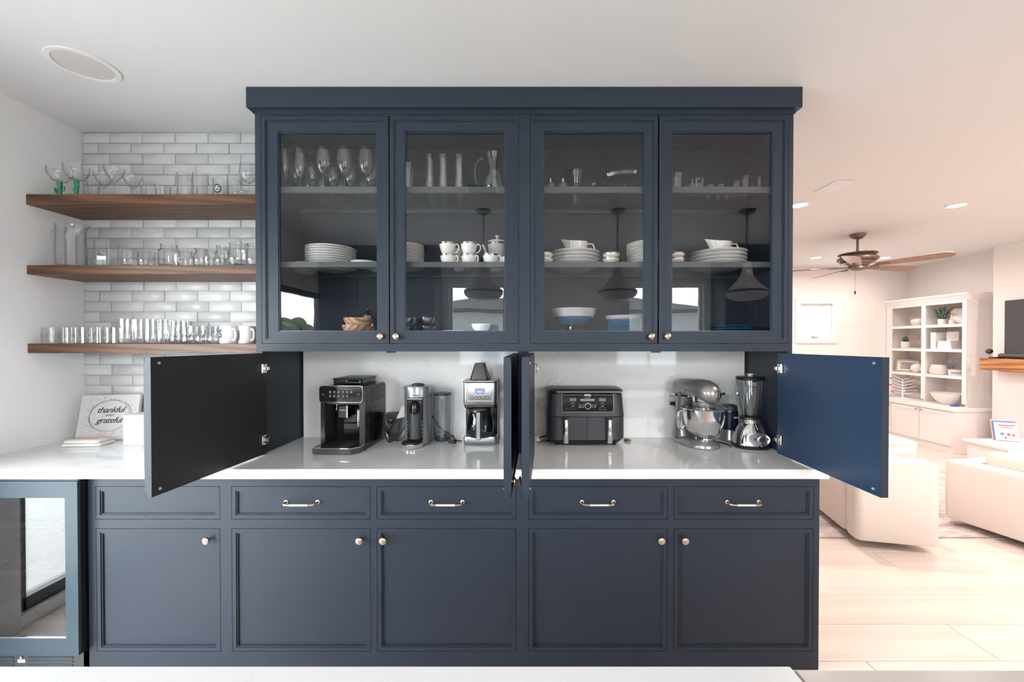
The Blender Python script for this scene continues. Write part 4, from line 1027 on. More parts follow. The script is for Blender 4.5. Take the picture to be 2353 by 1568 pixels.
# top shelf
g = coupe(.165, .052, 'margarita_glass', cactus=True)
setp(g, 141, 2.215, Z1, 'margarita glass with green cactus stem, nearest the left wall', 'glass', 'cactus-stem margarita glasses', R(20))
d = dup(g); setp(d, 179, 2.19, Z1, 'margarita glass with green cactus stem, second from the left wall', 'glass', 'cactus-stem margarita glasses', R(-20))
o = tumbler(.155, .017, .030, GLASS, 0, name='tall_glass'); setp(o, 218, 2.34, Z1, 'tall clear tapering glass behind the second margarita glass', 'glass')
g = coupe(.172, .044); setp(g, 242, 2.30, Z1, 'clear coupe glass, first of three after the margarita glasses', 'coupe glass', 'clear coupe glasses')
d = dup(g); setp(d, 266, 2.235, Z1, 'clear coupe glass, middle and tallest looking of the three', 'coupe glass', 'clear coupe glasses'); d.scale = (1,1,1.0)
d = dup(g); setp(d, 307, 2.33, Z1, 'clear coupe glass, last of three, before the low bowls', 'coupe glass', 'clear coupe glasses')
o = tumbler(.062, .030, .036, GLASS, 0, name='dessert_glass'); 
for i, (px, y, l) in enumerate(((345, 2.22, 'low clear dessert glass right of the coupe glasses'), (377, 2.21, 'low clear dessert glass, second in the low row'), (398, 2.29, 'low clear dessert glass before the beer mugs'))):
    q = o if i == 0 else o.copy()
    if i: COL.objects.link(q)
    setp(q, px, y, Z1, l, 'glass', 'low dessert glasses')
g = mug(.125, .033, GLASS, 'beer_mug', .003, .005, .42, 1.02, R(-10), .02)
setp(g, 427, 2.20, Z1, 'tall clear beer mug, first of two beside the low dessert glasses', 'mug', 'clear beer mugs')
d = dup(g); setp(d, 462, 2.20, Z1, 'tall clear beer mug, second of two before the badge mug', 'mug', 'clear beer mugs')
t = mug(.105, .036, GLASS, 'badge_mug', .003, .005, .5, 1.0, R(20), .02)
EMB = mat('badge_dark_print', (.03,.035,.04), rough=.5); EMBL = mat('badge_pale_print', (.62,.62,.58), rough=.5); EMBB = mat('badge_blue_print', (.03,.06,.18), rough=.5)
def disc(r0, r1, z, y, sy=1.15, n=28):
    m = M(); o_ = [(r1*cos(2*pi*i/n)*.92, r1*sin(2*pi*i/n)*sy) for i in range(n)]; i_ = [(r0*cos(2*pi*i/n)*.92, r0*sin(2*pi*i/n)*sy) for i in range(n)]
    yy = lambda x: y - (sqrt(max(.0370**2 - x*x, 0)) - .037)
    m.v = [(p[0], -sqrt(max(.0366**2-p[0]**2, 0)) - .0006, z+p[1]) for p in o_ + i_]
    m.f = [(a, (a+1) % n, n+(a+1) % n, n+a) for a in range(n)]; return m
b_ = disc(.0145, .021, .045, 0).build('badge_ring', EMB, t); disc(.0005, .0143, .045, 0).build('badge_field', EMBL, b_)
q = M(); q.v = [(x, -sqrt(.0366**2-x*x)-.0012, z) for (x, z) in ((-.008,.050),(.008,.050),(.008,.058),(-.008,.058))]; q.f = [(0,1,2,3)]; q.build('badge_top', EMBB, b_)
q = M(); q.v = [(x, -sqrt(.0366**2-x*x)-.0012, z) for (x, z) in ((-.008,.044),(-.006,.036),(.006,.036),(.008,.044))]; q.f = [(0,1,2,3)]; q.build('badge_shield', EMB, b_)
setp(t, 509, 2.23, Z1, 'clear mug printed with a dark round badge on the top shelf', 'mug', None, R(12))
t = mug(.118, .034, GLASS, 'beer_mug', .003, .006, .5, 1.0, R(-15), .024); setp(t, 541, 2.22, Z1, 'clear mug with a heavy loop handle right of the badge mug', 'mug')
g = wine_glass(.178, .043, .036, .075, .034); setp(g, 573, 2.20, Z1, 'large wine glass on the top oak shelf, touching the cabinet side', 'wine glass')
t = mug(.085, .030, GLASS, 'beer_mug', .003, .005, .6, 1.0, R(-30), .018); setp(t, 556, 2.32, Z1, 'small clear mug behind the wine glass at the shelf end', 'mug')
# middle shelf
t = thing('glass_pitcher', 'tall clear glass pitcher with a looped handle and pinched spout', 'pitcher', pp(165, 2.24, Z2), R(8))
def pr_ring(r, z, sp=0):
    o = []
    for i in range(36):
        a = 2*pi*i/36; k = max(0, cos(a))**10
        o.append(((r + sp*k)*cos(a), r*sin(a)*(1-.25*k*(sp>0)), z + sp*.25*k))
    return o
T_ = .0025
M().rings([pr_ring(.058,0), pr_ring(.062,.004), pr_ring(.063,.10), pr_ring(.060,.17), pr_ring(.060,.20,.010), pr_ring(.062,.233,.042), pr_ring(.060,.233,.042), pr_ring(.0575,.20,.008), pr_ring(.0575,.17), pr_ring(.0605,.10), pr_ring(.058,.012)]).build('body', GLASS, t)
M().tube([(-.058,0,.205),(-.075,0,.215),(-.088,0,.20),(-.092,0,.165),(-.084,0,.125),(-.070,0,.09),(-.0615,0,.075)], [.006,.007,.007,.0065,.006,.006,.007], 10).build('handle', CRYSTAL, t)
o = M(); t_ = tumbler(.148, .045, .046, GLASS, 0, name='square_glass_vase')
me_ = t_.data
for v in me_.vertices:
    x, y = v.co.x, v.co.y; r_ = sqrt(x*x+y*y)
    if r_ > .01:
        a = atan2(y, x); k = 1/max(abs(cos(a)), abs(sin(a))); k = min(k, 1.30); v.co.x *= k*.86; v.co.y *= k*.86
setp(t_, 247, 2.26, Z2, 'square clear glass vase right of the pitcher', 'vase', None, R(14))
o = tumbler(.083, .038, .037, GLASS, 0, name='stemless_glass'); 
for i, (px, y, l) in enumerate(((301, 2.20, 'clear rounded tumbler, first beside the square vase'), (338, 2.21, 'clear rounded tumbler, second beside the square vase'), (360, 2.33, 'clear tumbler half hidden behind the big handled jar'), (220, 2.36, 'small tumbler behind the pitcher spout'))):
    q = o if i == 0 else o.copy()
    if i: COL.objects.link(q)
    setp(q, px, y, Z2, l, 'glass', 'rounded tumblers on the middle shelf')
def jar(h, r, l, px, y, hd=True, ang=R(-15)):
    t = thing('jar_mug', l, 'jar mug', pp(px, y, Z2), 0, 'handled jar mugs')
    M().lathe(shell([(r*.9,0),(r,.006),(r,h*.62),(r*.94,h*.72),(r*.76,h*.79),(r*.76,h*.85),(r*.80,h*.86),(r*.80,h*.88),(r*.76,h*.89),(r*.76,h*.94),(r*.80,h*.95),(r*.80,h)], .003, .008), 32).build('body', GLASS, t)
    M().lathe([(r*.77,h*.96),(r*.825,h*.97),(r*.825,h*.995),(r*.77,h*1.003)], 28, closed=True).build('rim', CRYSTAL, t)
    if hd:
        c, s = cos(ang), sin(ang)
        M().tube([(c*a, s*a, z) for a, z in ((r*.98,h*.18),(r*1.35,h*.20),(r*1.5,h*.42),(r*1.35,h*.66),(r*.95,h*.68))], .006, 8).build('handle', CRYSTAL, t)
jar(.118, .047, 'largest clear handled jar mug, first of the jars', 390, 2.20)
jar(.098, .038, 'clear handled jar mug second from the big jar', 428, 2.27)
jar(.098, .035, 'clear handled jar mug third in the row of jars', 464, 2.21)
jar(.115, .038, 'clear handled jar mug at the back, before the round jugs', 487, 2.33)
jar(.125, .034, 'tall slim handled jar mug next to the round jugs', 512, 2.26)
def rjug(l, px, y):
    t = thing('glass_jug', l, 'jug', pp(px, y, Z2), 0, 'rounded glass jugs at the cabinet side')
    M().lathe(shell([(.028,0),(.040,.006),(.048,.03),(.048,.05),(.042,.085),(.038,.105),(.040,.122)], .0028, .012), 32).build('body', GLASS, t)
    M().lathe([(.0385,.118),(.0415,.120),(.0415,.1235),(.0385,.125)], 28, closed=True).build('rim', CRYSTAL, t)
rjug('rounded clear glass jug with a heavy dark base, nearer the jar mugs', 548, 2.20); rjug('rounded clear glass jug touching the cabinet side on the middle shelf', 589, 2.215)
# lowest shelf
def starburst(px, y, l, first=[None]):
    if first[0] is None:
        t = thing('starburst_tumbler', None, None); h, r = .087, .0385
        M().lathe([(.0005,0),(r*.96,0),(r,.003),(r,h),(r-.003,h),(r-.005,.012),(.0005,.012)], 40, wob=lambda a, z: 1+(.012*cos(a*20))).build('body', CRYSTAL, t, smooth=20)
        for k in range(5):
            a0 = 2*pi*k/5 - pi/2; m = M()
            for j in range(12):
                b = 2*pi*j/12; 
                p = []
                for s_ in (.004, .024 if j % 2 == 0 else .018):
                    th = a0 + s_*cos(b)/r; p.append(((r+.0006)*cos(th), (r+.0006)*sin(th), .044 + s_*sin(b)))
                m.tube(p, .0011, 5)
            m.build('cut_star', CRYSTAL, t)
        first[0] = t; q = t
    else: q = dup(first[0])
    setp(q, px, y, Z3, l, 'tumbler', 'starburst crystal tumblers', random.uniform(0, 6))
for i, (px, y) in enumerate(((119, 2.215), (160, 2.235), (190, 2.20), (227, 2.205), (262, 2.215))):
    starburst(px, y, 'short starburst-cut crystal tumbler, %s from the left wall' % ORD_[i])
starburst(212, 2.31, 'short starburst-cut crystal tumbler behind the third and fourth')
th_ = tumbler(.132, .034, .040, CRYSTAL, diamonds=True, name='tall_crystal_tumbler')
ss_ = tumbler(.098, .034, .038, CRYSTAL, diamonds=True, name='short_crystal_tumbler')
for i, (px, y) in enumerate(((293, 2.20), (324, 2.25), (352, 2.20), (381, 2.255), (399, 2.335), (422, 2.39))):
    q = th_ if i == 0 else th_.copy()
    if i: COL.objects.link(q)
    setp(q, px, y, Z3, 'tall crystal tumbler with diamond-cut foot, %s in the tall row' % ORD_[i], 'tumbler', 'tall diamond-cut tumblers')
for i, (px, y) in enumerate(((409, 2.22), (437, 2.215), (467, 2.21), (496, 2.225), (452, 2.305), (484, 2.31))):
    q = ss_ if i == 0 else ss_.copy()
    if i: COL.objects.link(q)
    setp(q, px, y, Z3, 'short crystal tumbler with diamond-cut foot, %s in the short row' % ORD_[i] if i < 4 else 'short diamond-cut crystal tumbler in the back row, %s of two' % ORD_[i-4], 'tumbler', 'short diamond-cut tumblers')
CERAM = mat('mug_white_ceramic', (.84,.84,.82), rough=.25); LETT = mat('letter_dark_teal', (.02,.055,.07), rough=.5)
def lmug(l, px, y, ch, lx, size, rot=0):
    t = mug(.096, .041, CERAM, 'letter_mug', .004, .006, .62, 1.0, R(-28), .026); setp(t, px, y, Z3, l, 'mug', 'white letter mugs', rot)
    o = text('letter', ch, size, LETT, t, (lx, -sqrt(.0412**2-lx*lx)-.0012, .050), (R(90), 0, atan2(lx, .041)), 0, 'CENTER', .0002, 1.0, .0018)
lmug('white mug with a dark serif letter S', 526, 2.215, 'S', -.020, .060); lmug('white mug with a dark serif letter j, against the cabinet side', 568, 2.235, 'j', -.022, .060)

# ------------------------------------------------------------------ left end of the counter
ZT = ZC + .0005
SIGNM = mat('whitewashed_board', (.74,.73,.71), rough=.6, noise=.08, nscale=3, vec=(14,1,1)); INK = mat('black_ink', (.03,.03,.03), rough=.6)
INKG = mat('grey_ink', (.22,.22,.21), rough=.6); INKL = mat('pale_leaf_print', (.50,.49,.46), rough=.6); INKO = mat('tan_print', (.62,.42,.26), rough=.6)
tl = R(11)
sg_ = thing('wall_sign', 'whitewashed wooden sign reading thankful AND grateful inside a twig wreath, leaning in the corner', 'sign', pp(238, 2.335, ZT), 0, None, (-tl, 0, R(1.5)))
sg_.rotation_euler = (-tl, R(-1.2), R(2))
W_, H_ = .335, .262
M().cbox(-W_/2, W_/2, 0, .018, 0, H_, .0015).build('board', SIGNM, sg_)
text('lettering', 'thankful', .047, INK, sg_, (.008, -.0006, .172), (R(90),0,0), .38, 'CENTER', .0002, 1.12, .0004, .92)
text('lettering', 'AND', .019, INK, sg_, (.008, -.0006, .142), (R(90),0,0), 0, 'CENTER', .0002, 1.1)
text('lettering', 'grateful', .047, INK, sg_, (.008, -.0006, .112), (R(90),0,0), .38, 'CENTER', .0002, 1.12, .0004, .92)
for (a_, b_, cx_, cz_, rt) in ((.118, .092, .010, .140, .05), (.113, .088, .006, .143, -.04), (.121, .090, .012, .138, .12)):
    pts = []
    for i in range(56):
        th = 2*pi*i/56; x, z = a_*cos(th), b_*sin(th); pts.append((cx_ + x*cos(rt)-z*sin(rt), -.0006, cz_ + x*sin(rt)+z*cos(rt)))
    M().tube(pts, .0008, 5, closed=True).build('wreath_twig', INKG, sg_)
rr = random.Random(5)
for i in range(26):
    th = 2*pi*i/26 + rr.uniform(-.1, .1); k = rr.uniform(1.0, 1.22); x, z = .010 + .119*k*cos(th), .140 + .091*k*sin(th)
    a = th + rr.uniform(-.8, .8); l_ = rr.uniform(.008, .016)
    if abs(x) > W_/2-.01 or z > H_-.01 or z < .008: continue
    m = M(); m.add([(x-l_*cos(a), -.0004, z-l_*sin(a)), (x+.003*sin(a), -.0005, z-.003*cos(a)), (x+l_*cos(a), -.0004, z+l_*sin(a)), (x-.003*sin(a), -.0005, z+.003*cos(a))], [(0,1,2,3)])
    m.build('wreath_leaf', INKO if i % 5 == 0 else INKL, sg_, smooth=0)
FLUF = mat('white_cotton', (.82,.81,.79), rough=.9, bump=.3, bscale=80); OR_ = mat('orange_print', (.80,.22,.04), rough=.6)
t = thing('folded_towel', 'folded white tea towel printed in orange and black, in front of the sign', 'towel', pp(202, 2.235, ZT), R(6))
M().rbox(-.098,.098,-.050,.050,0,.015,.012,.006,4).build('lower_fold', FLUF, t)
M().rbox(-.092,.086,-.046,.046,.0152,.034,.014,.009,4).build('upper_fold', FLUF, t)
text('printed_text', 'EAT, DRINK', .030, OR_, t, (-.005, .016, .0346), (0,0,0), .2, 'CENTER', .0002, 1.1)
text('printed_text', 'be thankful', .028, OR_, t, (-.01, -.014, .0346), (0,0,0), .35, 'CENTER', .0002, 1.1)
t = thing('smart_speaker', 'white box-shaped speaker standing right of the sign, half behind the open door', 'speaker', pp(324, 2.275, ZT))
M().rbox(-.062,.062,-.055,.055,.0,.012,.018,.003,5).build('base', WHITEP, t)
M().rbox(-.0615,.0615,-.0545,.0545,.0122,.150,.018,.001,5).build('grille', mat('speaker_mesh', (.74,.75,.77), rough=.7, bump=.2, bscale=400), t)
M().rbox(-.062,.062,-.055,.055,.1502,.166,.018,.004,5).build('top_cap', WHITEP, t)
# ------------------------------------------------------------------ appliances in the open niches
ROSE = mat('rose_metal_trim', (.66,.52,.45), rough=.15, metal=1.0)
SMOKE = thin_glass('smoke_plastic', (.25,.27,.30), f0=.07)
CLEARP = thin_glass('clear_plastic', (.93,.94,.95), f0=.08, edge=.35)
SILVP = mat('silver_grey_paint', (.34,.35,.36), rough=.28, metal=.6)
ICON = mat('white_print', (.55,.56,.58), rough=.5, emit=(.8,.85,.9), estr=.02); PRINT = mat('white_lettering', (.8,.8,.8), rough=.5)
DKPR = mat('dark_lettering', (.03,.03,.035), rough=.5)
BODYB = mat('espresso_black_body', (.018,.018,.019), rough=.22)
# espresso machine, local front = -Y, base at z 0
t = thing('espresso_machine', 'black bean-to-cup espresso machine with a touch panel and drip tray, left in the niche', 'coffee machine', (-.940, 2.115, ZT), R(-2))
W = .118
side = [(0.0,.004),(.29,.004),(.29,.315),(.275,.335),(.02,.345),(.005,.33),(0.0,.25)]
# side walls, back and top block leave the front bay open
M().prism([(.002,.004),(.29,.004),(.29,.318),(.27,.333),(.01,.335),(.002,.245)], 'x', W-.030, W).build('side_wall', BODYB, t, smooth=20)
M().prism([(.002,.004),(.29,.004),(.29,.318),(.27,.333),(.01,.335),(.002,.245)], 'x', -W, -W+.022).build('side_wall', BODYB, t, smooth=20)
M().box(-W+.022, W-.030, .135, .288, .004, .318).build('body', BODYB, t, smooth=0)
M().rbox(-W+.022, W-.030, .012, .27, .235, .334, .01, .006, 4).build('upper_body', BODYB, t)
M().prism([(-W+.03,.045),(W-.038,.045),(W-.038,.19),(W-.055,.215),(-W+.05,.215),(-W+.03,.19)], 'y', .110, .134).build('brew_panel', GLOSSBLACK, t, smooth=20)
M().cbox(-.045, .045, .100, .1095, .05, .125, .004).build('service_door', GLOSSBLACK, t)
# control panel, tipped a little back
pan = M().rbox(-W-.004, W-.006, -.0, .016, 0, .088, .006, .002, 4); 
def rr_panel(x0, x1, z0, z1, r, y0, y1, n=6):
    pts = []
    for (cx, cz, a0) in ((x1-r, z0+r, -90), (x1-r, z1-r, 0), (x0+r, z1-r, 90), (x0+r, z0+r, 180)):
        for j in range(n+1): a = R(a0+90*j/n); pts.append((cx+r*cos(a), cz+r*sin(a)))
    return M().prism(pts, 'y', y0, y1), pts
px0, px1, pz0, pz1 = -W-.004, W-.008, .250, .340
pb, _ = rr_panel(px0, px1, pz0, pz1, .018, -.006, .010); pb = pb.build('control_panel', ROSE, t)
pf, _ = rr_panel(px0+.0035, px1-.0035, pz0+.004, pz1-.0035, .016, -.0075, -.0062); pf.build('panel_glass', GLOSSBLACK, pb)
rr = random.Random(2)
for i in range(6):
    for j, zz in enumerate((.308, .287)):
        if j == 1 and i == 5: continue
        x = -.062 + i*.0215 + (.004 if i > 2 else 0)
        m = M().frame(x-.004, x+.004, zz-.003, zz+.004, .0012, -.0080, -.0076); m.box(x+.004, x+.0062, -.008, -.0076, zz, zz+.0012); m.box(x-.006, x+.006, -.008, -.0076, zz-.0072, zz-.0062)
        m.build('touch_icon', ICON, pb, smooth=0)['kind'] = 'stuff'
for x in (px0+.022, px1-.022):
    M().tube([(x+.004*cos(a), -.0078, .294+.004*sin(a)) for a in [R(-60+30*k) for k in range(11)]], .0006, 5).build('touch_icon', ICON, pb)
M().box(.010, .055, -.008, -.0076, .3205, .3213).build('panel_line', ROSE, pb, smooth=0)
sp_ = M().cbox(-.034, .006, .030, .10, .165, .232, .003).build('coffee_spout', BODYB, t)
M().cbox(-.032, .004, .026, .0295, .166, .228, .002).build('spout_front', DGREY, sp_)
M().box(.0065, .016, .024, .06, .166, .230).build('spout_trim', ROSE, sp_, smooth=0)
M().box(-.034, -.0325, .024, .03, .166, .230).build('spout_trim', CHROME, sp_, smooth=0)
text('brand_lettering', 'PHILIPS', .0085, PRINT, sp_, (-.014, .0255, .206), (R(90),0,0), 0, 'CENTER', .0002, 1.05, .0002)
M().tube([(-.072,.085,.232),(-.072,.080,.20),(-.070,.074,.188)], .0055, 10).build('steam_wand', CHROME, t)
hw = M().tube([(.055,.07,.22),(.058,.055,.21),(.060,.05,.19),(.060,.05,.115)], .0075, 10).build('hot_water_spout', CHROME, t)
M().tube([(.072,.06,.225),(.074,.052,.20),(.074,.052,.11)], .009, 10).build('frother_holder', CHROME, t)
# drip tray reaches forward
tr = M().prism([(-W-.002,.10),(-W-.002,-.075),(-W+.02,-.085),(W-.035,-.085),(W-.004,-.05),(W-.004,.10)], 'z', .003, .030)
tr = tr.build('drip_tray', DGREY, t)
M().prism([(-W-.004,.0),(-W-.004,-.077),(-W+.02,-.088),(W-.034,-.088),(W-.002,-.052),(W-.002,.0),(W-.008,.0),(W-.008,-.050),(W-.037,-.082),(-W+.021,-.082),(-W+.003,-.073),(-W+.003,0)], 'z', .030, .034).build('tray_rim', CHROME, tr)
M().prism([(-W+.004,.10),(-W+.004,-.072),(-W+.021,-.081),(W-.038,-.081),(W-.009,-.048),(W-.009,.10)], 'z', .0305, .032).build('tray_grid', GLOSSBLACK, tr)
for k in range(9): M().box(-.085, .06, -.062+k*.018, -.055+k*.018, .032, .0335).build('grid_slot', BLACK, tr, smooth=0)
M().cyl((-.02, -.052, .0322), .0028, .003, 'z', 10).build('level_float', mat('red_float', (.6,.03,.02), rough=.4), tr)
hp = M().rbox(-.075, .080, .045, .25, .333, .366, .012, .003, 4).build('bean_hopper', SMOKE, t)
M().rbox(-.079, .084, .042, .255, .3662, .373, .012, .002, 4).build('hopper_lid', BLACK, hp)
sw = M().cbox(W-.0005, W+.0012, .06, .26, .02, .215, .001).build('side_panel', GLOSSBLACK, t)
for i in range(6):
    for j in range(13):
        M().cyl((W-.0004, .075+j*.0145 + (i % 2)*.007, .245+i*.0135+j*.0006), .0042, .0010, 'x', 8).build('vent_hole', BLACK, sw)
# black frother box and cables between the machines
t = thing('milk_frother', 'small black frother box standing among the cables behind the pod machine', 'milk frother', (XP(905, 2.36), 2.35, ZT), R(12))
M().rings([[(x*.74, y*.74, 0) for x, y in ((-.034,-.028),(.034,-.028),(.034,.028),(-.034,.028))], [(x, y, .15) for x, y in ((-.040,-.032),(.040,-.032),(.040,.032),(-.040,.032))], [(x*.9, y*.9, .158) for x, y in ((-.040,-.032),(.040,-.032),(.040,.032),(-.040,.032))]]).build('body', BLACK, t, smooth=0)
M().lat([(.012,0),(.017,.004),(.017,.012),(.010,.016),(.001,.016)], (-.012, -.034, .118), '-y', 16).build('knob', GLOSSBLACK, t)
def cord(l, pts, r=.0034, sub=4):
    P_ = [Vector(p) for p in pts]; out = []
    for i in range(len(P_)-1):
        p0, p1, p2, p3 = P_[max(i-1,0)], P_[i], P_[i+1], P_[min(i+2, len(P_)-1)]
        for k in range(sub):
            u = k/sub; out.append(.5*((2*p1)+(p2-p0)*u+(2*p0-5*p1+4*p2-p3)*u*u+(3*p1-p0-3*p2+p3)*u**3))
    out.append(P_[-1]); return solo('power_cable', M().tube(out, r, 8), BLACK, l, 'cord')
c_ = lambda px, py, y: tuple(P(px, py, y))
cord('black power cord looping onto the counter in front of the frother box', [c_(884,996,2.30), (XP(892,2.28),2.28,ZT+.004), c_(905,1012,2.27), c_(920,1012,2.255), c_(932,998,2.27), c_(931,985,2.30)], .0036)
cord('black power cord drooping between the espresso machine and the tag', [c_(884,985,2.34), c_(895,1000,2.30), c_(912,1003,2.29), c_(926,988,2.285), c_(933,965,2.285), c_(930,958,2.29)], .0036)
cord('black power cord curling in front of the frother box', [c_(884,972,2.33), c_(894,998,2.295), c_(897,985,2.28), c_(907,972,2.275), c_(920,962,2.275), c_(929,957,2.28)], .0034)
TAG = mat('paper_tag', (.70,.71,.70), rough=.8, noise=.25, nscale=30, vec=(1,1,8))
t = solo('paper_tag', M().add([(-.022,0,-.02),(.028,.004,-.008),(.028,.004,.058),(.008,-.004,.050)], [(0,1,2,3)]).add([(-.022,.0012,-.02),(.028,.0052,-.008),(.028,.0052,.058),(.008,-.0028,.050)], [(3,2,1,0)]), TAG, 'pale crumpled paper tag on the cords beside the pod machine', 'tag', tuple(P(920, 955, 2.262)))
# pod coffee machine
t = thing('pod_coffee_machine', 'slim silver pod coffee machine with a black front channel', 'coffee machine', (XP(960, 2.27), 2.275, ZT), R(0))
r_ = .069
def dring(x0, x1, yf, z, k=1.0, n=10):
    o = []
    for i in range(n+1):
        a = pi + pi*i/n; o.append((( x0+x1)/2 + (x1-x0)/2*cos(a)*k, yf + .045 + .045*sin(a)*k, z))
    for i in range(n+1):
        a = pi*i/n; o.append(((x0+x1)/2 + (x1-x0)/2*cos(a)*k, .03 + .045*sin(a)*k, z))
    return o
bd = M().rings([dring(-r_, r_, -.070, .006), dring(-r_, r_, -.070, .262)]).build('body', SILVP, t)
M().rings([dring(-r_-.0005, r_+.0005, -.0705, .2635), dring(-r_-.0005, r_+.0005, -.0705, .318), dring(-r_, r_, -.070, .323, .96)]).build('head', SILVP, t)
M().lathe([(.038,.322),(.036,.330),(.024,.336),(.001,.337)], 28).build('top_button', DGREY, t)
M().cbox(-.043, .043, -.0745, -.03, .028, .2625, .003).build('front_channel', GLOSSBLACK, t)
M().cbox(-.043, .043, -.0765, -.04, .2545, .2622, .002).build('chrome_strip', CHROME, t)
M().lathe([(.0005,.04),(.034,.04),(.034,.185),(.0005,.186)], 28, (0,-.055,0)).build('cup_column', DGREY, t)
dm = [(.0275,.180),(.028,.215),(.024,.235),(.014,.246),(.001,.249)]
M().lathe([(.0005,.18)] + dm, 24, (0,-.068,0)).build('brew_head', GLOSSBLACK, t)
M().lathe([(.001,.168),(.005,.172),(.007,.180)], 12, (0,-.085,0)).build('nozzle', BLACK, t)
b_ = M().lathe([(.0005,.003),(.056,.003),(.058,.008),(.058,.022),(.056,.024),(.0005,.024)], 32, (-.009,-.088,0)).build('drip_tray', CHROME, t)
M().lathe([(.0005,.0245),(.054,.0245),(.054,.030),(.050,.031),(.0005,.031)], 32, (-.009,-.088,0)).build('cup_grid', BLACK, b_)
for k in range(5):
    for s in (-1, 1): M().cbox(s*.0415-.002, s*.0415+.002, -.0765, -.074, .048+k*.020, .060+k*.020, .001).build('side_clip', SILVP, t)
text('brand_lettering', 'NESPRESSO', .0075, DKPR, t, (0, -.0716, .276), (R(90),0,0), 0, 'CENTER', .0003, 1.1)
# its water tank
t = thing('water_tank', 'clear cylindrical water tank with a dark lid behind the pod machine', 'water tank', (XP(1016, 2.34), 2.343, ZT))
M().lathe(shell([(.048,.020),(.049,.024),(.049,.262)], .0018, .003), 36).build('tank', CLEARP, t)
M().lathe([(.0005,.2625),(.051,.2625),(.053,.268),(.051,.274),(.0005,.276)], 32).build('lid', DGREY, t)
M().lathe([(.0005,.001),(.045,.001),(.047,.004),(.047,.019),(.0005,.0195)], 32).build('base', DGREY, t)
M().lathe([(.0475,.030),(.050,.032),(.050,.040),(.0475,.042)], 32, closed=True).build('collar_ring', CLEARP, t)
cord('black power cord running behind the water tank to a round plug', [(-.535,2.375,1.05), (-.50,2.40,.985), (-.46,2.4055,.94), (-.41,2.40,.916), (-.385,2.33,.912), (-.345,2.30,.912)], .0034)
t = thing('power_plug', 'round black plug lying on the counter beside the drip coffee maker', 'plug', (XP(1044, 2.25), 2.25, ZT))
M().sphere((0,0,.0125), .0122, 14, 10).build('plug_head', GLOSSBLACK, t)
M().cbox(-.034,-.010,-.006,.006,.004,.018,.003).build('plug_body', BLACK, t)
# drip coffee maker
t = thing('drip_coffee_maker', 'stainless drip coffee maker with a glass carafe and a blue clock display', 'coffee maker', (-.232, 2.225, ZT), R(0))
w = .092
M().rbox(-w, w, .0, .175, .003, .046, .016, .004, 5).build('base', STEEL, t)
M().rbox(-w, w, .085, .175, .046, .222, .012, .001, 5).build('tower', STEEL, t)
M().rbox(-w+.003, w-.003, .078, .0855, .046, .222, .003, .001, 3).build('tower_front', GLOSSBLACK, t)
hd = M().rbox(-w, w, -.006, .175, .2225, .345, .016, .003, 5).build('head', STEEL, t)
M().rbox(-w+.004, w-.004, .0, .085, .205, .2222, .014, .002, 5).build('filter_underside', BLACK, t)
M().rbox(-w-.001, w+.001, -.008, .176, .3455, .356, .016, .004, 5).build('lid', STEEL, t)
M().rbox(-w-.0015, w-.002, -.0095, .02, .3452, .350, .010, .001, 4).build('lid_gasket', BLACK, t)
M().frame(-.070, .070, .243, .327, .0015, -.0075, -.006).build('panel_outline', CHROME, hd, smooth=0)
cp, _ = rr_panel(-.030, .029, .277, .316, .004, -.0080, -.0058); cp = cp.build('clock_surround', SILVRIM, hd)
M().box(-.019, .019, -.0088, -.0081, .284, .307).build('clock_bezel', DKPR, cp, smooth=0)
LCD = mat('blue_clock_display', (.10,.22,.65), rough=.3, emit=(.16,.30,.85), estr=.9)
M().box(-.0165, .0165, -.0094, -.0089, .2865, .3045).build('clock_display', LCD, cp, smooth=0)
text('clock_digits', '10:27', .013, PRINT, cp, (0, -.0097, .2955), (R(90),0,0), 0, 'CENTER', .0001)
for k in range(5):
    b_ = M().lat([(.008,0),(.008,.003),(.0065,.005),(.001,.005)], (-.042+k*.0205, -.006, .262), '-y', 16).build('button', BLACK, hd)
    M().lat([(.0058,.005),(.0058,.0062),(.001,.0064)], (-.042+k*.0205, -.006, .262), '-y', 16).build('button_cap', SILVP, b_)
text('brand_lettering', 'Cuisinart', .011, DKPR, hd, (0, -.0068, .335), (R(90),0,0), 0, 'CENTER', .0002, 1.1)
ca = M().lathe(shell([(.058,.048),(.066,.056),(.074,.085),(.075,.12),(.068,.165),(.058,.190)], .0022, .004), 40, (0,.004+.0,0)).build('carafe', thin_glass('carafe_glass', (.55,.62,.64), f0=.09, edge=.5), t)
M().lathe([(.059,.186),(.062,.188),(.060,.200),(.03,.205),(.0005,.205)], 36, (0,.004,0)).build('carafe_lid', BLACK, ca)
M().lathe([(.0755,.060),(.077,.062),(.0765,.067),(.0750,.067)], 40, (0,.004,0), closed=True).build('carafe_band', SILVRIM, ca) if False else None
hn = M().cbox(-.013, .013, -.098, -.086, .050, .200, .004).build('carafe_handle', STEEL, ca)
M().cbox(-.011, .011, -.086, -.052, .186, .198, .003).build('handle_arm', BLACK, hn); M().cbox(-.009, .009, -.0865, -.068, .062, .072, .002).build('handle_arm', BLACK, hn)
t = thing('mesh_filter', 'dark mesh filter cone upside down on top of the drip coffee maker', 'filter', (-.236, 2.29, ZT+.3565))
def sqr(a, z, n=5):
    o = []; r = a*.35
    for (cx, cy, a0) in ((1,-1,-90),(1,1,0),(-1,1,90),(-1,-1,180)):
        for j in range(n+1): th = R(a0+90*j/n); o.append((cx*(a-r)+r*cos(th), cy*(a-r)+r*sin(th), z))
    return o
M().rings([sqr(.052, .006), sqr(.045, .03), sqr(.027, .088), sqr(.026, .091)]).build('mesh_cone', mat('filter_mesh', (.16,.15,.145), rough=.45, metal=.7), t)
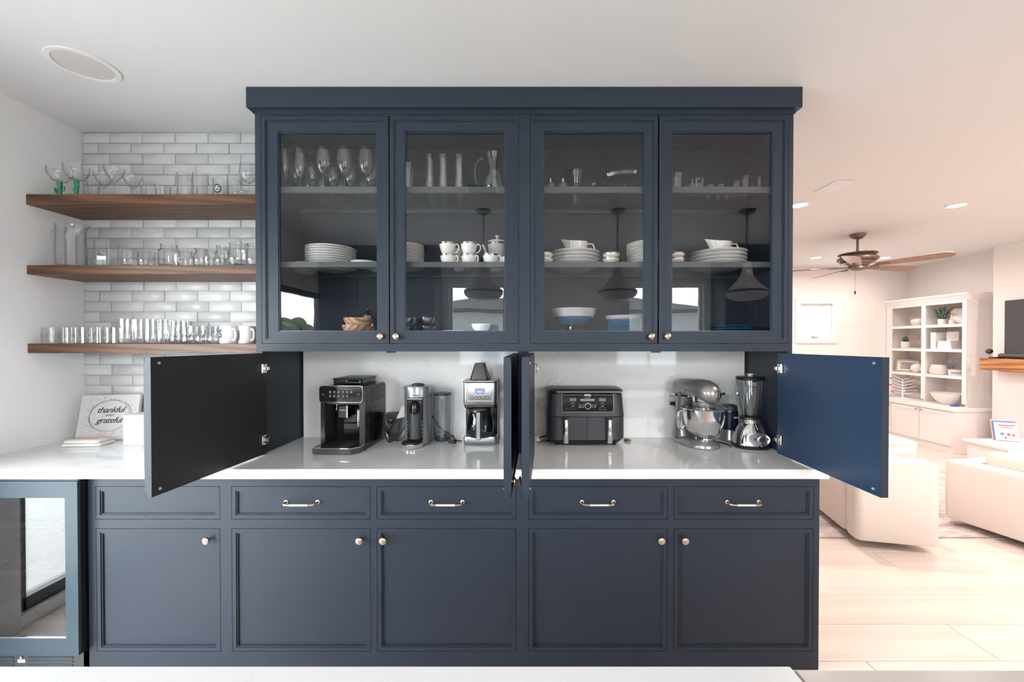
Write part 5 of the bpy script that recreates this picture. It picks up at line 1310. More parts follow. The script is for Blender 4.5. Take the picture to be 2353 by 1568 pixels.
M().rings([sqr(.055, 0), sqr(.055, .006)]).build('rim', BLACK, t)
for s in (-1, 1): M().tube([(s*.052,-.048,.006),(s*.028,-.026,.090)], .0018, 6).build('rib', BLACK, t)
M().rings([sqr(.0285, .0905), sqr(.0285, .093)]).build('top_cap', BLACK, t)

# air fryer
AF = mat('air_fryer_grey', (.035,.038,.044), rough=.38)
t = thing('air_fryer', 'dark grey dual-basket air fryer with chrome handles in the right niche', 'air fryer', (.352, 2.205, ZT), R(0))
def afr(hw, yf, yb, z, r=.05, n=6, bow=.010):
    o = []
    m_ = 10
    for i in range(m_+1): u = -1+2*i/m_; o.append((u*(hw-r), yf - bow*(1-u*u), z))
    for j in range(1, n+1): a = R(-90+90*j/n); o.append((hw-r+r*cos(a), yf+r+r*sin(a), z))
    for j in range(n+1): a = R(90*j/n); o.append((hw-r*.5+r*.5*cos(a), yb-r*.5+r*.5*sin(a), z))
    for j in range(n+1): a = R(90+90*j/n); o.append((-hw+r*.5+r*.5*cos(a), yb-r*.5+r*.5*sin(a), z))
    for j in range(n): a = R(180+90*j/n); o.append((-hw+r+r*cos(a), yf+r+r*sin(a), z))
    return o
M().rings([afr(.182, .018, .19, .006), afr(.205, .004, .196, .030)]).build('foot_plinth', BLACK, t)
for x in (-.155, .155): M().cyl((x, .03, 0), .012, .007, 'z', 12).build('foot', BLACK, t)
M().rings([afr(.2120, .016, .198, .0305), afr(.2115, .016, .198, .160)]).build('lower_body', AF, t)
# two baskets fill the front of the lower half
def basket(x0, x1):
    fr_, bk = [], []
    n = 10
    for z in (.034, .158):
        row = [];
        for i in range(n+1):
            x = x0 + (x1-x0)*i/n; u = x/.2125
            edge = max(0, (abs(x)-.155)/.0575); y = .0 - .010*(1-u*u) + .045*(1-sqrt(max(0, 1-edge*edge)))
            row.append((x, y, z))
        for i in range(n+1): x = x1 - (x1-x0)*i/n; row.append((x*.98, .06, z))
        fr_.append(row)
    return M().rings(fr_)
for s in (-1, 1):
    b_ = basket(-.2125, -.0012) if s < 0 else basket(.0012, .2125)
    b_ = b_.build('basket', AF, t)
    hx = -.118 if s < 0 else .118
    M().cyl((hx+.012, -.005, .038), .010, .004, 'y', 16).build('release_button', BLACK, b_)
    hg = M().rbox(hx-.012, hx+.016, -.040, -.018, .022, .150, .011, .003, 5).build('handle', CHROME, b_)
    M().rbox(hx-.016, hx+.012, -.030, .004, .135, .157, .006, .003, 4).build('handle_arm', AF, hg)
    M().rbox(hx-.014, hx+.017, -.0405, -.0175, .148, .155, .010, .002, 4).build('handle_cap', AF, hg)
ub = M().rings([afr(.2135, .000, .198, .162), afr(.210, .002, .196, .200), afr(.203, .004, .194, .282)]).build('upper_body', AF, t)
M().rings([afr(.200, .006, .190, .2822), afr(.200, .006, .190, .292)]).build('vent_gap', BLACK, t)
M().rings([afr(.205, -.002, .195, .2925), afr(.206, -.003, .195, .301), afr(.198, .010, .188, .310), afr(.15, .06, .15, .312)]).build('lid', AF, t)
M().cbox(-.168, .188, -.0215, -.006, .293, .302, .003).build('lid_trim', SILVP, t)
pn_ = rr_panel(-.138, .144, .187, .2915, .012, -.0165, .002)[0].build('control_panel', SILVP, t)
pg = rr_panel(-.135, .141, .190, .2915, .010, -.0175, -.0167)[0].build('panel_glass', GLOSSBLACK, pn_)
M().box(-.134, -.024, -.0182, -.0176, .2795, .2812).build('panel_line', SILVP, pn_, smooth=0); M().box(.028, .140, -.0182, -.0176, .2795, .2812).build('panel_line', SILVP, pn_, smooth=0)
text('brand_lettering', 'NINJA', .015, PRINT, pn_, (.002, -.0182, .2800), (R(90),0,0), 0, 'CENTER', .0002, .95, .0006)
LCDG = mat('grey_display', (.20,.20,.21), rough=.2)
for x in (-.078, .082):
    M().box(x-.018, x+.018, -.0182, -.0176, .247, .264).build('display', LCDG, pn_, smooth=0)
    m = M().frame(x-.019, x+.019, .2005, .2115, .0008, -.0183, -.0176).build('start_key', SILVP, pn_, smooth=0)
    text('key_print', '- TEMP +', .0055, PRINT, pn_, (x, -.0183, .2375), (R(90),0,0)); text('key_print', '- TIME +', .0055, PRINT, pn_, (x, -.0183, .2205), (R(90),0,0))
    M().box(x-.017, x+.017, -.0182, -.0176, .2290, .2295).build('panel_line', SILVP, pn_, smooth=0)
rr_panel(-.038, .040, .248, .260, .0058, -.0184, -.0176)[0].build('mode_plate', SILVP, pn_)
text('key_print', 'SMART FINISH', .0045, PRINT, pn_, (.001, -.0186, .2655), (R(90),0,0)); text('key_print', 'MATCH COOK', .0055, DKPR, pn_, (.001, -.0186, .254), (R(90),0,0))
dl = M().lat([(.0185,0),(.0185,.008),(.017,.010),(.0150,.010)], (.002, -.0176, .222), '-y', 32).build('dial', CHROME, pn_)
M().lat([(.0152,.0),(.0152,.0095),(.001,.0100)], (.002, -.0180, .222), '-y', 28).build('dial_face', GLOSSBLACK, dl)
for s in (-1, 1):
    for k, wd in enumerate(('AIR BROIL','ROAST','BAKE') if s > 0 else ('AIR FRY','REHEAT','DEHYDRATE')):
        z = .2265 - k*.007
        M().box(.002+s*.024-.003, .002+s*.024+.003, -.0182, -.0176, z-.0009, z+.0009).build('mode_light', PRINT, pn_, smooth=0)
        text('key_print', wd, .0043, PRINT, pn_, (.002+s*.040, -.0183, z), (R(90),0,0))
M().tube([(-.115+.007*cos(a), -.0178, .206+.007*sin(a)) for a in [2*pi*k/16 for k in range(16)]], .0005, 5, closed=True).build('power_key', mat('red_ring', (.4,.06,.05), rough=.4), pn_)
cord('black power cord of the air fryer, flat on the counter towards the partition', [(.175,2.37,ZT+.03),(.13,2.365,ZT+.018),(.085,2.34,ZT+.006),(.045,2.31,ZT+.004)], .0036)
cord('second black cord beside the air fryer, trailing along the counter to the hinge', [(.17,2.33,ZT+.004),(.13,2.30,ZT+.0038),(.09,2.285,ZT+.0038),(.048,2.275,ZT+.0038)], .0034)
solo('wooden_block', M().cbox(-.012,.012,-.02,.02,0,.014,.002), WOODB, 'small tan wooden piece at the foot of the air fryer', 'block', (XP(1443,2.30), 2.31, ZT), R(20))

# stand mixer, local front -Y
MIXS = mat('mixer_metallic_grey', (.33,.32,.31), rough=.27, metal=.6)
al = R(24)
t = thing('stand_mixer', 'metallic grey stand mixer with a polished steel bowl', 'mixer', (0.9655, 2.243, ZT), al)
def ell(cx, cy, a, b, z, n=28): return [(cx+a*cos(2*pi*i/n), cy+b*sin(2*pi*i/n), z) for i in range(n)]
def base_ring(k, z, n=36):
    o = []
    for i in range(n):
        a = 2*pi*i/n; wdt = .098 if sin(a) < 0 else .082
        o.append((wdt*k*cos(a), (-.015 + (.118 if sin(a) < 0 else .165)*sin(a)*k), z))
    return o
M().rings([base_ring(.96, .0), base_ring(1.0, .006), base_ring(.97, .018), base_ring(.80, .032), base_ring(.55, .038)]).build('base', MIXS, t)
M().rings([ell(0,.095,.060,.060,.028), ell(0,.100,.050,.044,.08), ell(0,.098,.046,.038,.15), ell(0,.088,.048,.045,.20), ell(0,.080,.052,.055,.262)]).build('column', MIXS, t)
hd = M().rings([[(p[0], yy, zz + p[1]) for p in [(rx*cos(2*pi*i/28), rz*sin(2*pi*i/28)) for i in range(28)]] for (yy, rx, rz, zz) in
    ((.140,.010,.010,.306),(.136,.036,.038,.306),(.122,.050,.050,.306),(.08,.056,.055,.307),(.02,.061,.058,.306),(-.04,.066,.064,.302),(-.08,.066,.066,.297),(-.112,.055,.058,.292),(-.134,.034,.038,.289),(-.143,.010,.012,.288))])
hd = hd.build('motor_head', MIXS, t)
M().rings([ell(0,-.052,.058,.058,.244), ell(0,-.052,.061,.061,.252), ell(0,-.052,.061,.061,.285)]).build('trim_band', CHROME, hd)
M().rings([ell(0,-.052,.054,.054,.214), ell(0,-.052,.057,.057,.220), ell(0,-.052,.057,.057,.2435)]).build('planetary', SILVP, hd)
for s in (-1, 1): M().cbox(s*.0565-.003, s*.0565+.003, .0, .135, .262, .274, .002).build('side_trim', CHROME, hd)
M().lat([(.021,0),(.021,.010),(.018,.014),(.012,.0145),(.001,.0145)], (.0,-.136,.290), '-y', 24).build('hub_cover', CHROME, hd)
M().tube([(.016,-.146,.292),(.040,-.140,.294)], [.004,.004], 8).build('hub_screw', BLACK, hd)
M().sphere((.046,-.139,.294), .0085, 12, 8).build('hub_knob', BLACK, hd)
M().sphere((-.060,.085,.268), .0085, 12, 8).build('speed_knob', BLACK, hd); M().sphere((-.060,.02,.30), .005, 8, 6, (.5,1,1.3)).build('screw_cap', BLACK, hd)
lm = text('brand_lettering', 'KitchenAid', .0145, DKPR, hd, (0, -.1135, .268), (R(90), 0, 0), 0, 'CENTER', .0003, 1.0, .0006)
for v in lm.data.vertices:
    x = v.co.x; v.co.z += 0; th = x/.061; v.co.x = .0612*sin(th); v.co.z += -(.0612*(cos(th)-1)) * -1
BC = (0, -.052)
bo = M().lathe([(.0005,.052),(.040,.052),(.062,.062),(.088,.092),(.102,.13),(.108,.170),(.109,.206),(.113,.209),(.114,.212),(.109,.213),(.1065,.206),(.105,.170),(.099,.13),(.085,.094),(.060,.066),(.0005,.056)], 48, (0,-.052,0)).build('bowl', CHROME, t)
M().lathe([(.0005,.036),(.050,.036),(.052,.042),(.047,.044),(.045,.0515),(.0005,.0515)], 32, (0,-.052,0)).build('bowl_foot', CHROME, bo)
ha = R(180) - al + R(-0); c0, s0 = cos(ha), sin(ha)
M().tube([(c0*a, -.052+s0*a, z) for a, z in ((.106,.192),(.128,.194),(.139,.186),(.141,.15),(.136,.105),(.122,.095),(.104,.115))], [.005,.006,.007,.007,.007,.006,.005], 10).build('bowl_handle', CHROME, bo)
sh = M().lathe([(.062,.224),(.100,.219),(.117,.214),(.117,.211),(.100,.216),(.062,.221)], 40, (0,-.052,0), closed=True).build('splash_shield', CLEARP, t)
q = R(0) - al + R(15); c1, s1 = cos(q), sin(q)
ch = M(); 
u = Vector((c1, s1, 0)); vv = Vector((-s1, c1, 0)); b0 = Vector((0,-.052,.222))
def sp3(a, b, z): p = b0 + u*a + vv*b; return (p.x, p.y, .222+z)
ch.rings([[sp3(.068,-.045,0), sp3(.068,.045,0), sp3(.068,.040,.060), sp3(.068,-.040,.060)], [sp3(.105,-.05,0), sp3(.105,.05,0), sp3(.125,.05,.062), sp3(.125,-.05,.062)]]).build('pouring_chute', CLEARP, sh, smooth=0)
ch2 = M(); ch2.add([sp3(.106,-.045,.004), sp3(.106,.045,.004), sp3(.170,.04,.052), sp3(.170,-.04,.052), sp3(.106,-.045,.006), sp3(.106,.045,.006), sp3(.170,.04,.054), sp3(.170,-.04,.054)], [(0,1,2,3),(7,6,5,4),(0,4,5,1),(1,5,6,2),(2,6,7,3),(3,7,4,0)]).build('chute_lip', CLEARP, sh, smooth=0)
# outlet, plug and cord left of the mixer
ot = outlet('white double wall outlet with a black plug in its lower socket', XP(1543, YB-.03, 918), P(1543, 918, YB-.03).z)
pz = P(1543, 918, YB-.03).z
t = thing('power_plug', 'black angled plug in the lower socket of the wall outlet', 'plug', (XP(1543, YB-.03), YB-.0392, pz-.018))
M().rbox(-.014,.018,-.018,-.0002,-.014,.006,.003,.002,3).build('plug_body', BLACK, t)
cord('black mixer cord hanging from the wall outlet behind the steel bowl', [(XP(1547,2.39), YB-.058, pz-.024), c_(1553,938,2.385), c_(1558,955,2.38), c_(1563,972,2.37), c_(1570,985,2.37)], .0032)

# personal blender behind
t = thing('personal_blender', 'navy blue cup blender with white lettering, half hidden behind the mixer', 'blender', (XP(1676, 2.355)+.0, 2.352, ZT))
NB = mat('blender_navy', (.012,.025,.065), rough=.25, metal=.3)
M().lathe([(.0005,.002),(.050,.002),(.052,.006),(.044,.055),(.043,.062),(.0005,.062)], 28).build('base', SILVP, t)
M().lathe([(.0005,.0625),(.043,.0625),(.046,.09),(.046,.165),(.0005,.166)], 28).build('motor_body', NB, t)
M().lathe([(.0005,.1665),(.047,.1665),(.047,.172),(.0005,.172)], 28).build('collar', CHROME, t)
M().lathe([(.0005,.1725),(.043,.1725),(.041,.198),(.030,.206),(.0005,.207)], 28).build('cup_lid', DGREY, t)
lm = text('brand_lettering', 'NUTRiBULLET', .0150, PRINT, t, (.012, -.0468, .135), (R(90),0,0), 0, 'CENTER', .0003, .85, .0004)
for v in lm.data.vertices:
    x = v.co.x*.85; th = x/.0465; v.co.x = .0465*sin(th)/.85; v.co.z -= .0465*(1-cos(th))
# jug blender
t = thing('jug_blender', 'chrome jug blender with a thick glass jar and black lid in the corner', 'blender', (XP(1724, 2.205)-.001, 2.200, ZT), R(-6))
def brg(a, b, z, e=2.6, n=32, cy=0):
    o = []
    for i in range(n):
        th = 2*pi*i/n; c, s = cos(th), sin(th)
        o.append((a*abs(c)**(2/e)*(1 if c > 0 else -1), cy + b*abs(s)**(2/e)*(1 if s > 0 else -1), z))
    return o
M().rings([brg(.090,.086,.001), brg(.091,.087,.008), brg(.084,.080,.016)]).build('foot_skirt', BLACK, t)
bs_ = M().rings([brg(.084,.080,.0165), brg(.080,.076,.05,2.8), brg(.068,.064,.095,2.6), brg(.056,.054,.125,2.3), brg(.053,.052,.128,2.2)]).build('base', CHROME, t)
M().rings([brg(.050,.050,.1285,2), brg(.049,.049,.150,2)]).build('collar', CHROME, t)
M().rings([brg(.054,.054,.1505,2), brg(.052,.052,.162,2)]).build('jar_nut', BLACK, t)
cpz = .055
pf = M(); n = 28
pts_o = [(.014+.052*cos(2*pi*i/n), cpz+.032*sin(2*pi*i/n)) for i in range(n)]
def fy(z): return -(.083 - (z-.016)*.20)
pf.rings([[(x, fy(z)+.010, z) for x, z in pts_o], [(x, fy(z)-.004, z) for x, z in pts_o]]).build('control_plate', STEEL, bs_)
M().lat([(.019,0),(.019,.006),(.016,.008),(.001,.008)], (.022, fy(cpz)-.003, cpz), '-y', 24).build('selector_ring', CHROME, bs_)
M().lat([(.0145,.008),(.0145,.0092),(.001,.0094)], (.022, fy(cpz)-.003, cpz), '-y', 24).build('selector', DKPR, bs_)
for (x, z) in ((-.010, cpz), (.052, cpz+.003), (.026, cpz-.024)): M().lat([(.006,0),(.006,.003),(.001,.0034)], (x, fy(z)-.004, z), '-y', 14).build('key', DGREY, bs_)
for k in range(5): M().lat([(.002,0),(.002,.002),(.0005,.002)], (-.028+abs(k-2)*.002, fy(cpz)-.004, cpz+.016-k*.008), '-y', 8).build('indicator', BLACK, bs_)
jar_ = [(.036,.1625),(.039,.170),(.050,.215),(.062,.27),(.068,.335),(.069,.362)]
THK = thin_glass('thick_jar_glass', (.95,.97,.975), f0=.13, edge=.35)
wj = lambda a, z: 1 + .035*cos(a*5)*min(1, max(0, (z-.16)/.05))
jr = M().lathe(shell(jar_, .004, .008), 60, wob=wj).build('jar', THK, t)
ha = R(205); c0, s0 = cos(ha), sin(ha)
M().tube([(c0*a, s0*a, z) for a, z in ((.064,.335),(.082,.338),(.092,.325),(.090,.27),(.078,.22),(.060,.192),(.048,.196))], [.009,.009,.009,.0085,.0085,.008,.008], 10).build('jar_handle', THK, jr)
M().lathe([(.0005,.3625),(.066,.3625),(.072,.366),(.073,.374),(.068,.380),(.0005,.381)], 40).build('lid', BLACK, t)
M().lathe([(.062,.345),(.0625,.3622),(.0005,.3622)], 40).build('lid_plug', BLACK, t) if False else None
M().lathe([(.0005,.3812),(.024,.3812),(.024,.397),(.020,.399),(.0005,.399)], 20, wob=lambda a, z: 1+.03*cos(a*10)).build('lid_cap', CLEARP, t)
cord('black blender cord snaking out between the mixer and the blender', [(1.12,2.17,ZT+.0035),(1.135,2.215,ZT+.0035),(1.115,2.26,ZT+.0035),(1.09,2.30,ZT+.0035)], .0034)
# magnetic catches under the wall cabinets
for px in (899, 1506):
    solo('door_catch', M().cbox(-.022,.022,-.012,.012,-.012,0,.002), BLACK, 'small black door catch under the wall cabinet above the %s' % ('espresso machine' if px < 1000 else 'outlet'), 'catch', (XP(px, YU+.05), YU+.045, 1.4338))
# ------------------------------------------------------------------ living room
LW = mat('living_lacquer', (.88,.84,.82), rough=.4); SHW = mat('shelf_inside_white', (.84,.79,.765), rough=.6)
XBF, XBB = 6.12, XR-.004        # bookcase front and back planes
def XY(px, X): return X * FPX / (px - CX)     # distance of a point on the plane x = X seen at column px
bc = thing('bookcase', 'tall white built-in bookcase with two bays of open shelves over cupboards', 'bookcase', (0,0,0))
ya, yb = 5.575, 6.80
def bb(nm, x0, x1, y0, y1, z0, z1, m=LW, par=None): return M().box(x0, x1, y0, y1, z0, z1).build(nm, m, par or bc, smooth=0)
zb_ = .575
ys_ = [5.63, 6.146, 6.207, 6.71]
bb('end_panel', XBF+.0205, XBB, ya, ya+.03, zb_, 2.10); bb('end_panel', XBF+.0205, XBB, yb-.03, yb, zb_, 2.10)
bb('back_panel', XBB-.012, XBB, ya+.03, yb-.03, zb_, 2.10, SHW)
bb('divider', XBF+.02, XBB-.012, 6.16, 6.19, zb_, 2.04, SHW)
for (a, b_) in ((ya, ys_[0]), (ys_[1], ys_[2]), (ys_[3], yb)): bb('stile', XBF-.002, XBF+.02, a, b_, zb_+.035, 2.03)
bb('top_rail', XBF-.002, XBF+.02, ya, yb, 2.03, 2.0995)
for (z0, z1) in ((1.695, 1.735), (1.335, 1.375), (.955, .995)):
    bb('shelf', XBF+.004, XBB-.013, ya+.03, 6.16, z0, z1); bb('shelf', XBF+.004, XBB-.013, 6.19, yb-.03, z0, z1)
bb('bookcase_top', XBF+.021, XBB, ya+.021, yb, 2.10, 2.12)
M().prism([(XBF-.002, 2.06), (XBF-.012, 2.075), (XBF-.045, 2.13), (XBF-.055, 2.135), (XBF-.055, 2.16), (XBF+.02, 2.16), (XBF+.02, 2.06)], 'y', ya-.05, yb+.008).build('crown_moulding', LW, bc, smooth=0)
M().prism([(ya, 2.06), (ya-.01, 2.075), (ya-.043, 2.13), (ya-.05, 2.135), (ya-.05, 2.16), (ya-.0005, 2.16), (ya-.0005, 2.06)], 'x', XBF+.0205, XBB).build('crown_moulding', LW, bc, smooth=0)
for (z0, z1) in ((.66, 1.30), (1.38, 1.98)):
    M().frame(XBF+.05, XBB-.05, z0, z1, .012, ya-.006, ya-.0002).build('side_moulding', LW, bc, smooth=0)
XCF = 5.79
bb('cabinet_top', XCF-.02, XBB, ya-.15, yb, zb_-.035, zb_)
bb('cabinet_body', XCF+.02, XBB, ya-.13, yb, FLZ, zb_-.035)
n = 3; wd = (yb-ya+.10)/n
for i in range(n):
    a, b_ = ya-.125+i*wd+.004, ya-.125+(i+1)*wd-.004
    d = bb('door', XCF, XCF+.02, a, b_, FLZ+.10, zb_-.045)
    M().frame(a, b_, FLZ+.10, zb_-.045, .055, 0, .006).xf(Matrix.Translation((XCF, 0, 0)) @ Matrix.Rotation(R(90), 4, 'Z')).build('door_rim', LW, d, smooth=0)
    kx = (b_-.03) if i % 2 == 0 else (a+.03)
    if i == 2: kx = a + .03
    M().sphere((XCF-.022, kx, zb_-.075), .014, 12, 8).build('knob', BRASS, d)
def P3(px, py, X): y = XY(px, X); return (X, y, EYE - (py-787)*y/FPX)
def shz(i): return (1.7355, 1.3755, .9955, zb_+.0005)[i]
def shelfpos(px, X, i): return (X, XY(px, X), shz(i))
CREAM = mat('cream_ceramic', (.80,.76,.70), rough=.35); BLUSH = mat('blush_ceramic', (.78,.64,.60), rough=.6, bump=.6, bscale=60)
t = thing('round_vase', 'squat cream ceramic vase on the top left bookcase shelf', 'vase', shelfpos(2110, 6.28, 0))
M().lathe([(.0005,0),(.05,0),(.085,.03),(.098,.065),(.085,.10),(.045,.118),(.028,.122),(.028,.130),(.022,.130),(.022,.118),(.0005,.118)], 28).build('body', CREAM, t)
M().lathe([(.029,.124),(.032,.127),(.029,.131),(.024,.131)], 20, closed=True).build('bronze_rim', BRASS, t)
LEAFB = mat('blue_green_leaf', (.10,.19,.16), rough=.5); LEAFG = mat('green_leaf', (.06,.19,.05), rough=.5)
def spiky(l, loc, n, ln, mt, pot=(.045,.075), seed=1, fat=.010, cat='plant'):
    rnd = random.Random(seed); t = thing('potted_plant', l, cat, loc)
    r, h = pot
    M().lathe(shell([(r*.75,0),(r*.9,.006),(r,h*.6),(r*.95,h)], .004, .006), 24).build('pot', CREAM, t)
    M().lathe([(.0005,h*.8),(r*.88,h*.8),(r*.88,h*.88),(.0005,h*.9)], 16).build('soil', OAK, t)
    for i in range(n):
        a = 2*pi*i/n*2.4 + rnd.uniform(-.2,.2); L = ln*rnd.uniform(.7,1.05); tilt = rnd.uniform(.25, 1.15)
        pts = []
        for k in range(6):
            u = k/5; out = L*u*sin(tilt)*(1-.1*u); up = L*u*cos(tilt) + L*.10*u*u*(-1 if tilt > 1 else 1)
            w_ = fat*(.6+1.4*u)*(1-u)**.7 if u < 1 else 0
            pts.append((out*cos(a), out*sin(a), h*.85+up, max(w_, .0006)))
        m = M(); L_ = []
        for (x, y, z, w_) in pts: L_.append([(x-w_*sin(a), y+w_*cos(a), z+w_*.25), (x, y, z-w_*.2), (x+w_*sin(a), y-w_*cos(a), z+w_*.25), (x, y, z+.0012)])
        m.rings(L_).build('leaf', mt, t)
    return t
spiky('spiky blue-green succulent in a pale pot on the top right bookcase shelf', shelfpos(2166, 6.25, 0), 26, .20, LEAFB, (.058,.085), 3, .014)
spiky('small leafy green plant in a white pot on the second left shelf', shelfpos(2081, 6.25, 1), 30, .10, LEAFG, (.062,.11), 4, .016)
def pframe(l, loc, w, h, rz, mt, art, lean=12):
    t = thing('framed_picture', l, 'picture', loc, 0, None, (R(-lean), 0, rz))
    M().frame(-w/2, w/2, 0, h, .018, 0, .014).build('frame', mt, t, smooth=0)
    M().box(-w/2+.016, w/2-.016, .006, .012, .016, h-.016).build('mat_board', PORC, t, smooth=0)
    a = art; M().box(-w/2+w*.2, w/2-w*.2, .0045, .006, h*.22, h*.78).build('photo', a, t, smooth=0)
    return t
PH1 = mat('beach_photo_print', (.45,.50,.62), rough=.4, col2=(.72,.62,.56), nscale=14); PH2 = mat('family_photo_print', (.50,.36,.33), rough=.4, col2=(.30,.34,.46), nscale=18)
COPPER = mat('copper_wire', (.66,.38,.25), rough=.3, metal=.8); TAN = mat('tan_wood', (.42,.30,.20), rough=.5)
pframe('copper-edged picture frame beside the spiky succulent', (6.30, XY(2203, 6.30), shz(0)), .20, .26, R(-65), COPPER, PORC, 14)
VASEW = mat('white_ribbed_glass', (.82,.80,.78), rough=.3)
o = M().lathe([(.0005,0),(.03,0),(.036,.02),(.034,.06),(.0005,.06)], 24).build('tealight_jar', VASEW); tagit(o, 'small white jar between the succulent and the copper frame', 'jar'); o.location = (6.24, XY(2187, 6.24), shz(0))
# hexagon wire frames on the second shelf
t = thing('wire_sculpture', 'copper honeycomb wire wall piece propped on the second left shelf', 'ornament', (6.33, XY(2108, 6.33), shz(1)+.012), 0, None, (R(-8), 0, R(-70)))
for (cx, cz) in ((0,.075),(.11,.075),(.055,.165),(-.055,.165)):
    pts = [(cx+.063*cos(R(30+60*k)), 0, cz+.063*sin(R(30+60*k))) for k in range(6)]
    M().tube(pts, .0028, 6, closed=True).build('wire_hexagon', COPPER, t)
    M().tube([(cx, 0, cz-.03), (cx, 0, cz+.03)], .002, 6).build('wire_stem', COPPER, t)
BKC = [mat('book_pale_blue', (.55,.64,.68), rough=.6), mat('book_white', (.86,.83,.80), rough=.6), mat('book_taupe', (.56,.48,.43), rough=.6)]
def book(l, loc, w, d, h, mt, rz=0, flat=True, group=None):
    t = thing('book', l, 'book', loc, rz, group)
    if flat:
        M().box(-w/2, w/2, -d/2, d/2, 0, .003).build('cover', mt, t, smooth=0); M().box(-w/2, w/2, -d/2, d/2, h-.003, h).build('cover', mt, t, smooth=0)
        M().box(-w/2, -w/2+.004, -d/2, d/2, .003, h-.003).build('spine', mt, t, smooth=0); M().box(-w/2+.006, w/2-.004, -d/2+.004, d/2-.004, .003, h-.003).build('pages', PORC, t, smooth=0)
    else:
        M().box(-w/2, w/2, -d/2, -d/2+.003, 0, h).build('cover', mt, t, smooth=0); M().box(-w/2, w/2, d/2-.003, d/2, 0, h).build('cover', mt, t, smooth=0)
        M().box(-w/2, -w/2+.004, -d/2+.003, d/2-.003, 0, h).build('spine', mt, t, smooth=0); M().box(-w/2+.006, w/2-.004, -d/2+.003, d/2-.003, .004, h-.004).build('pages', PORC, t, smooth=0)
    return t
book('thin pale blue book lying under the copper honeycomb piece', (6.27, XY(2099, 6.27), shz(1)), .16, .26, .011, BKC[0])
x_ = 6.22
for i in range(2): book('upright white book on the second right shelf, %s from the divider' % ('first','second')[i], (x_, XY(2154, x_) - i*.037, shz(1)), .17, .034, .245, BKC[1], 0, False, 'upright white books')
for i in range(4): book('flat white book under the boxed photo, %s' % ('bottom one','second','third','top one')[i], (x_+.01, XY(2181, x_)+.0, shz(1)+i*.030), .17, .20-.012*i, .029, BKC[1], 0, True, 'flat white books on the second right shelf')
t = thing('photo_block', 'square photo block standing on the flat white books', 'photo', (x_+.01, XY(2187, x_), shz(1)+.1205), R(-68))
M().cbox(-.065, .065, 0, .03, 0, .13, .002).build('block', PORC, t); M().box(-.06, .06, -.001, 0, .005, .125).build('photo', PH1, t, smooth=0)
for i in range(3): book('flat taupe book at the outer end of the second right shelf, %s' % ('bottom one','middle one','top one')[i], (x_+.10, 5.70, shz(1)+i*.028), .15, .075, .027, BKC[2] if i != 1 else BKC[1], 0, True, 'taupe books by the bookcase end')
o = M().rbox(-.04,.04,-.035,.035,0,.11,.01,.004,4).build('candle_box', BKC[2]); tagit(o, 'taupe box candle on the taupe books', 'candle'); o.location = (x_+.10, 5.70, shz(1)+.0845)
pframe('bronze picture frame holding a family photo on the third left shelf', (6.27, XY(2086, 6.27), shz(2)), .30, .205, R(-52), mat('bronze_frame', (.34,.25,.15), rough=.35, metal=.6), PH2, 16)
t = thing('ball_ornament', 'white textured ball ornament beside the bronze picture frame', 'ornament', shelfpos(2107, 6.22, 2))
M().sphere((0,0,.072), .072, 18, 12).build('ball', CREAM, t); M().sphere((.03,-.10,.055), .054, 18, 12).build('small_ball', CREAM, t)
t = thing('patterned_pot', 'blush pink patterned pot on the third right shelf', 'pot', shelfpos(2160, 6.24, 2))
M().lathe(shell([(.095,0),(.108,.01),(.115,.05),(.108,.095),(.090,.145)], .006, .01), 36, wob=lambda a, z: 1+.012*sin(a*18+(z*160))).build('body', BLUSH, t)
for i in range(8):
    pass
t = spiky('lavender sprig plant in a white pot on the third right shelf', shelfpos(2188, 6.22, 2), 16, .20, mat('sage_leaf', (.20,.27,.24), rough=.6), (.040,.085), 9, .007)
LAV = mat('lavender_flower', (.42,.36,.55), rough=.7)
rnd = random.Random(4)
for i in range(7):
    a = rnd.uniform(0,6.28); d_ = rnd.uniform(.02,.09); z0 = rnd.uniform(.20,.27)
    M().tube([(d_*.2*cos(a), d_*.2*sin(a), .08), (d_*cos(a), d_*sin(a), z0-.04), (d_*1.1*cos(a), d_*1.1*sin(a), z0+.02)], [.0015,.006,.002], 6).build('flower', LAV, t)
t = thing('basket', 'small cream basket with a tan rim and blue band beside the lavender', 'basket', shelfpos(2203, 6.22, 2))
M().lathe(shell([(.06,0),(.068,.01),(.075,.09)], .005, .008), 28).build('body', CREAM, t); M().lathe([(.074,.086),(.079,.088),(.079,.096),(.074,.098)], 28, closed=True).build('rim', TAN, t)
M().lathe([(.0715,.03),(.0735,.032),(.0745,.052),(.0725,.054)], 28, closed=True).build('blue_band', mat('blue_band', (.25,.32,.60), rough=.6), t)
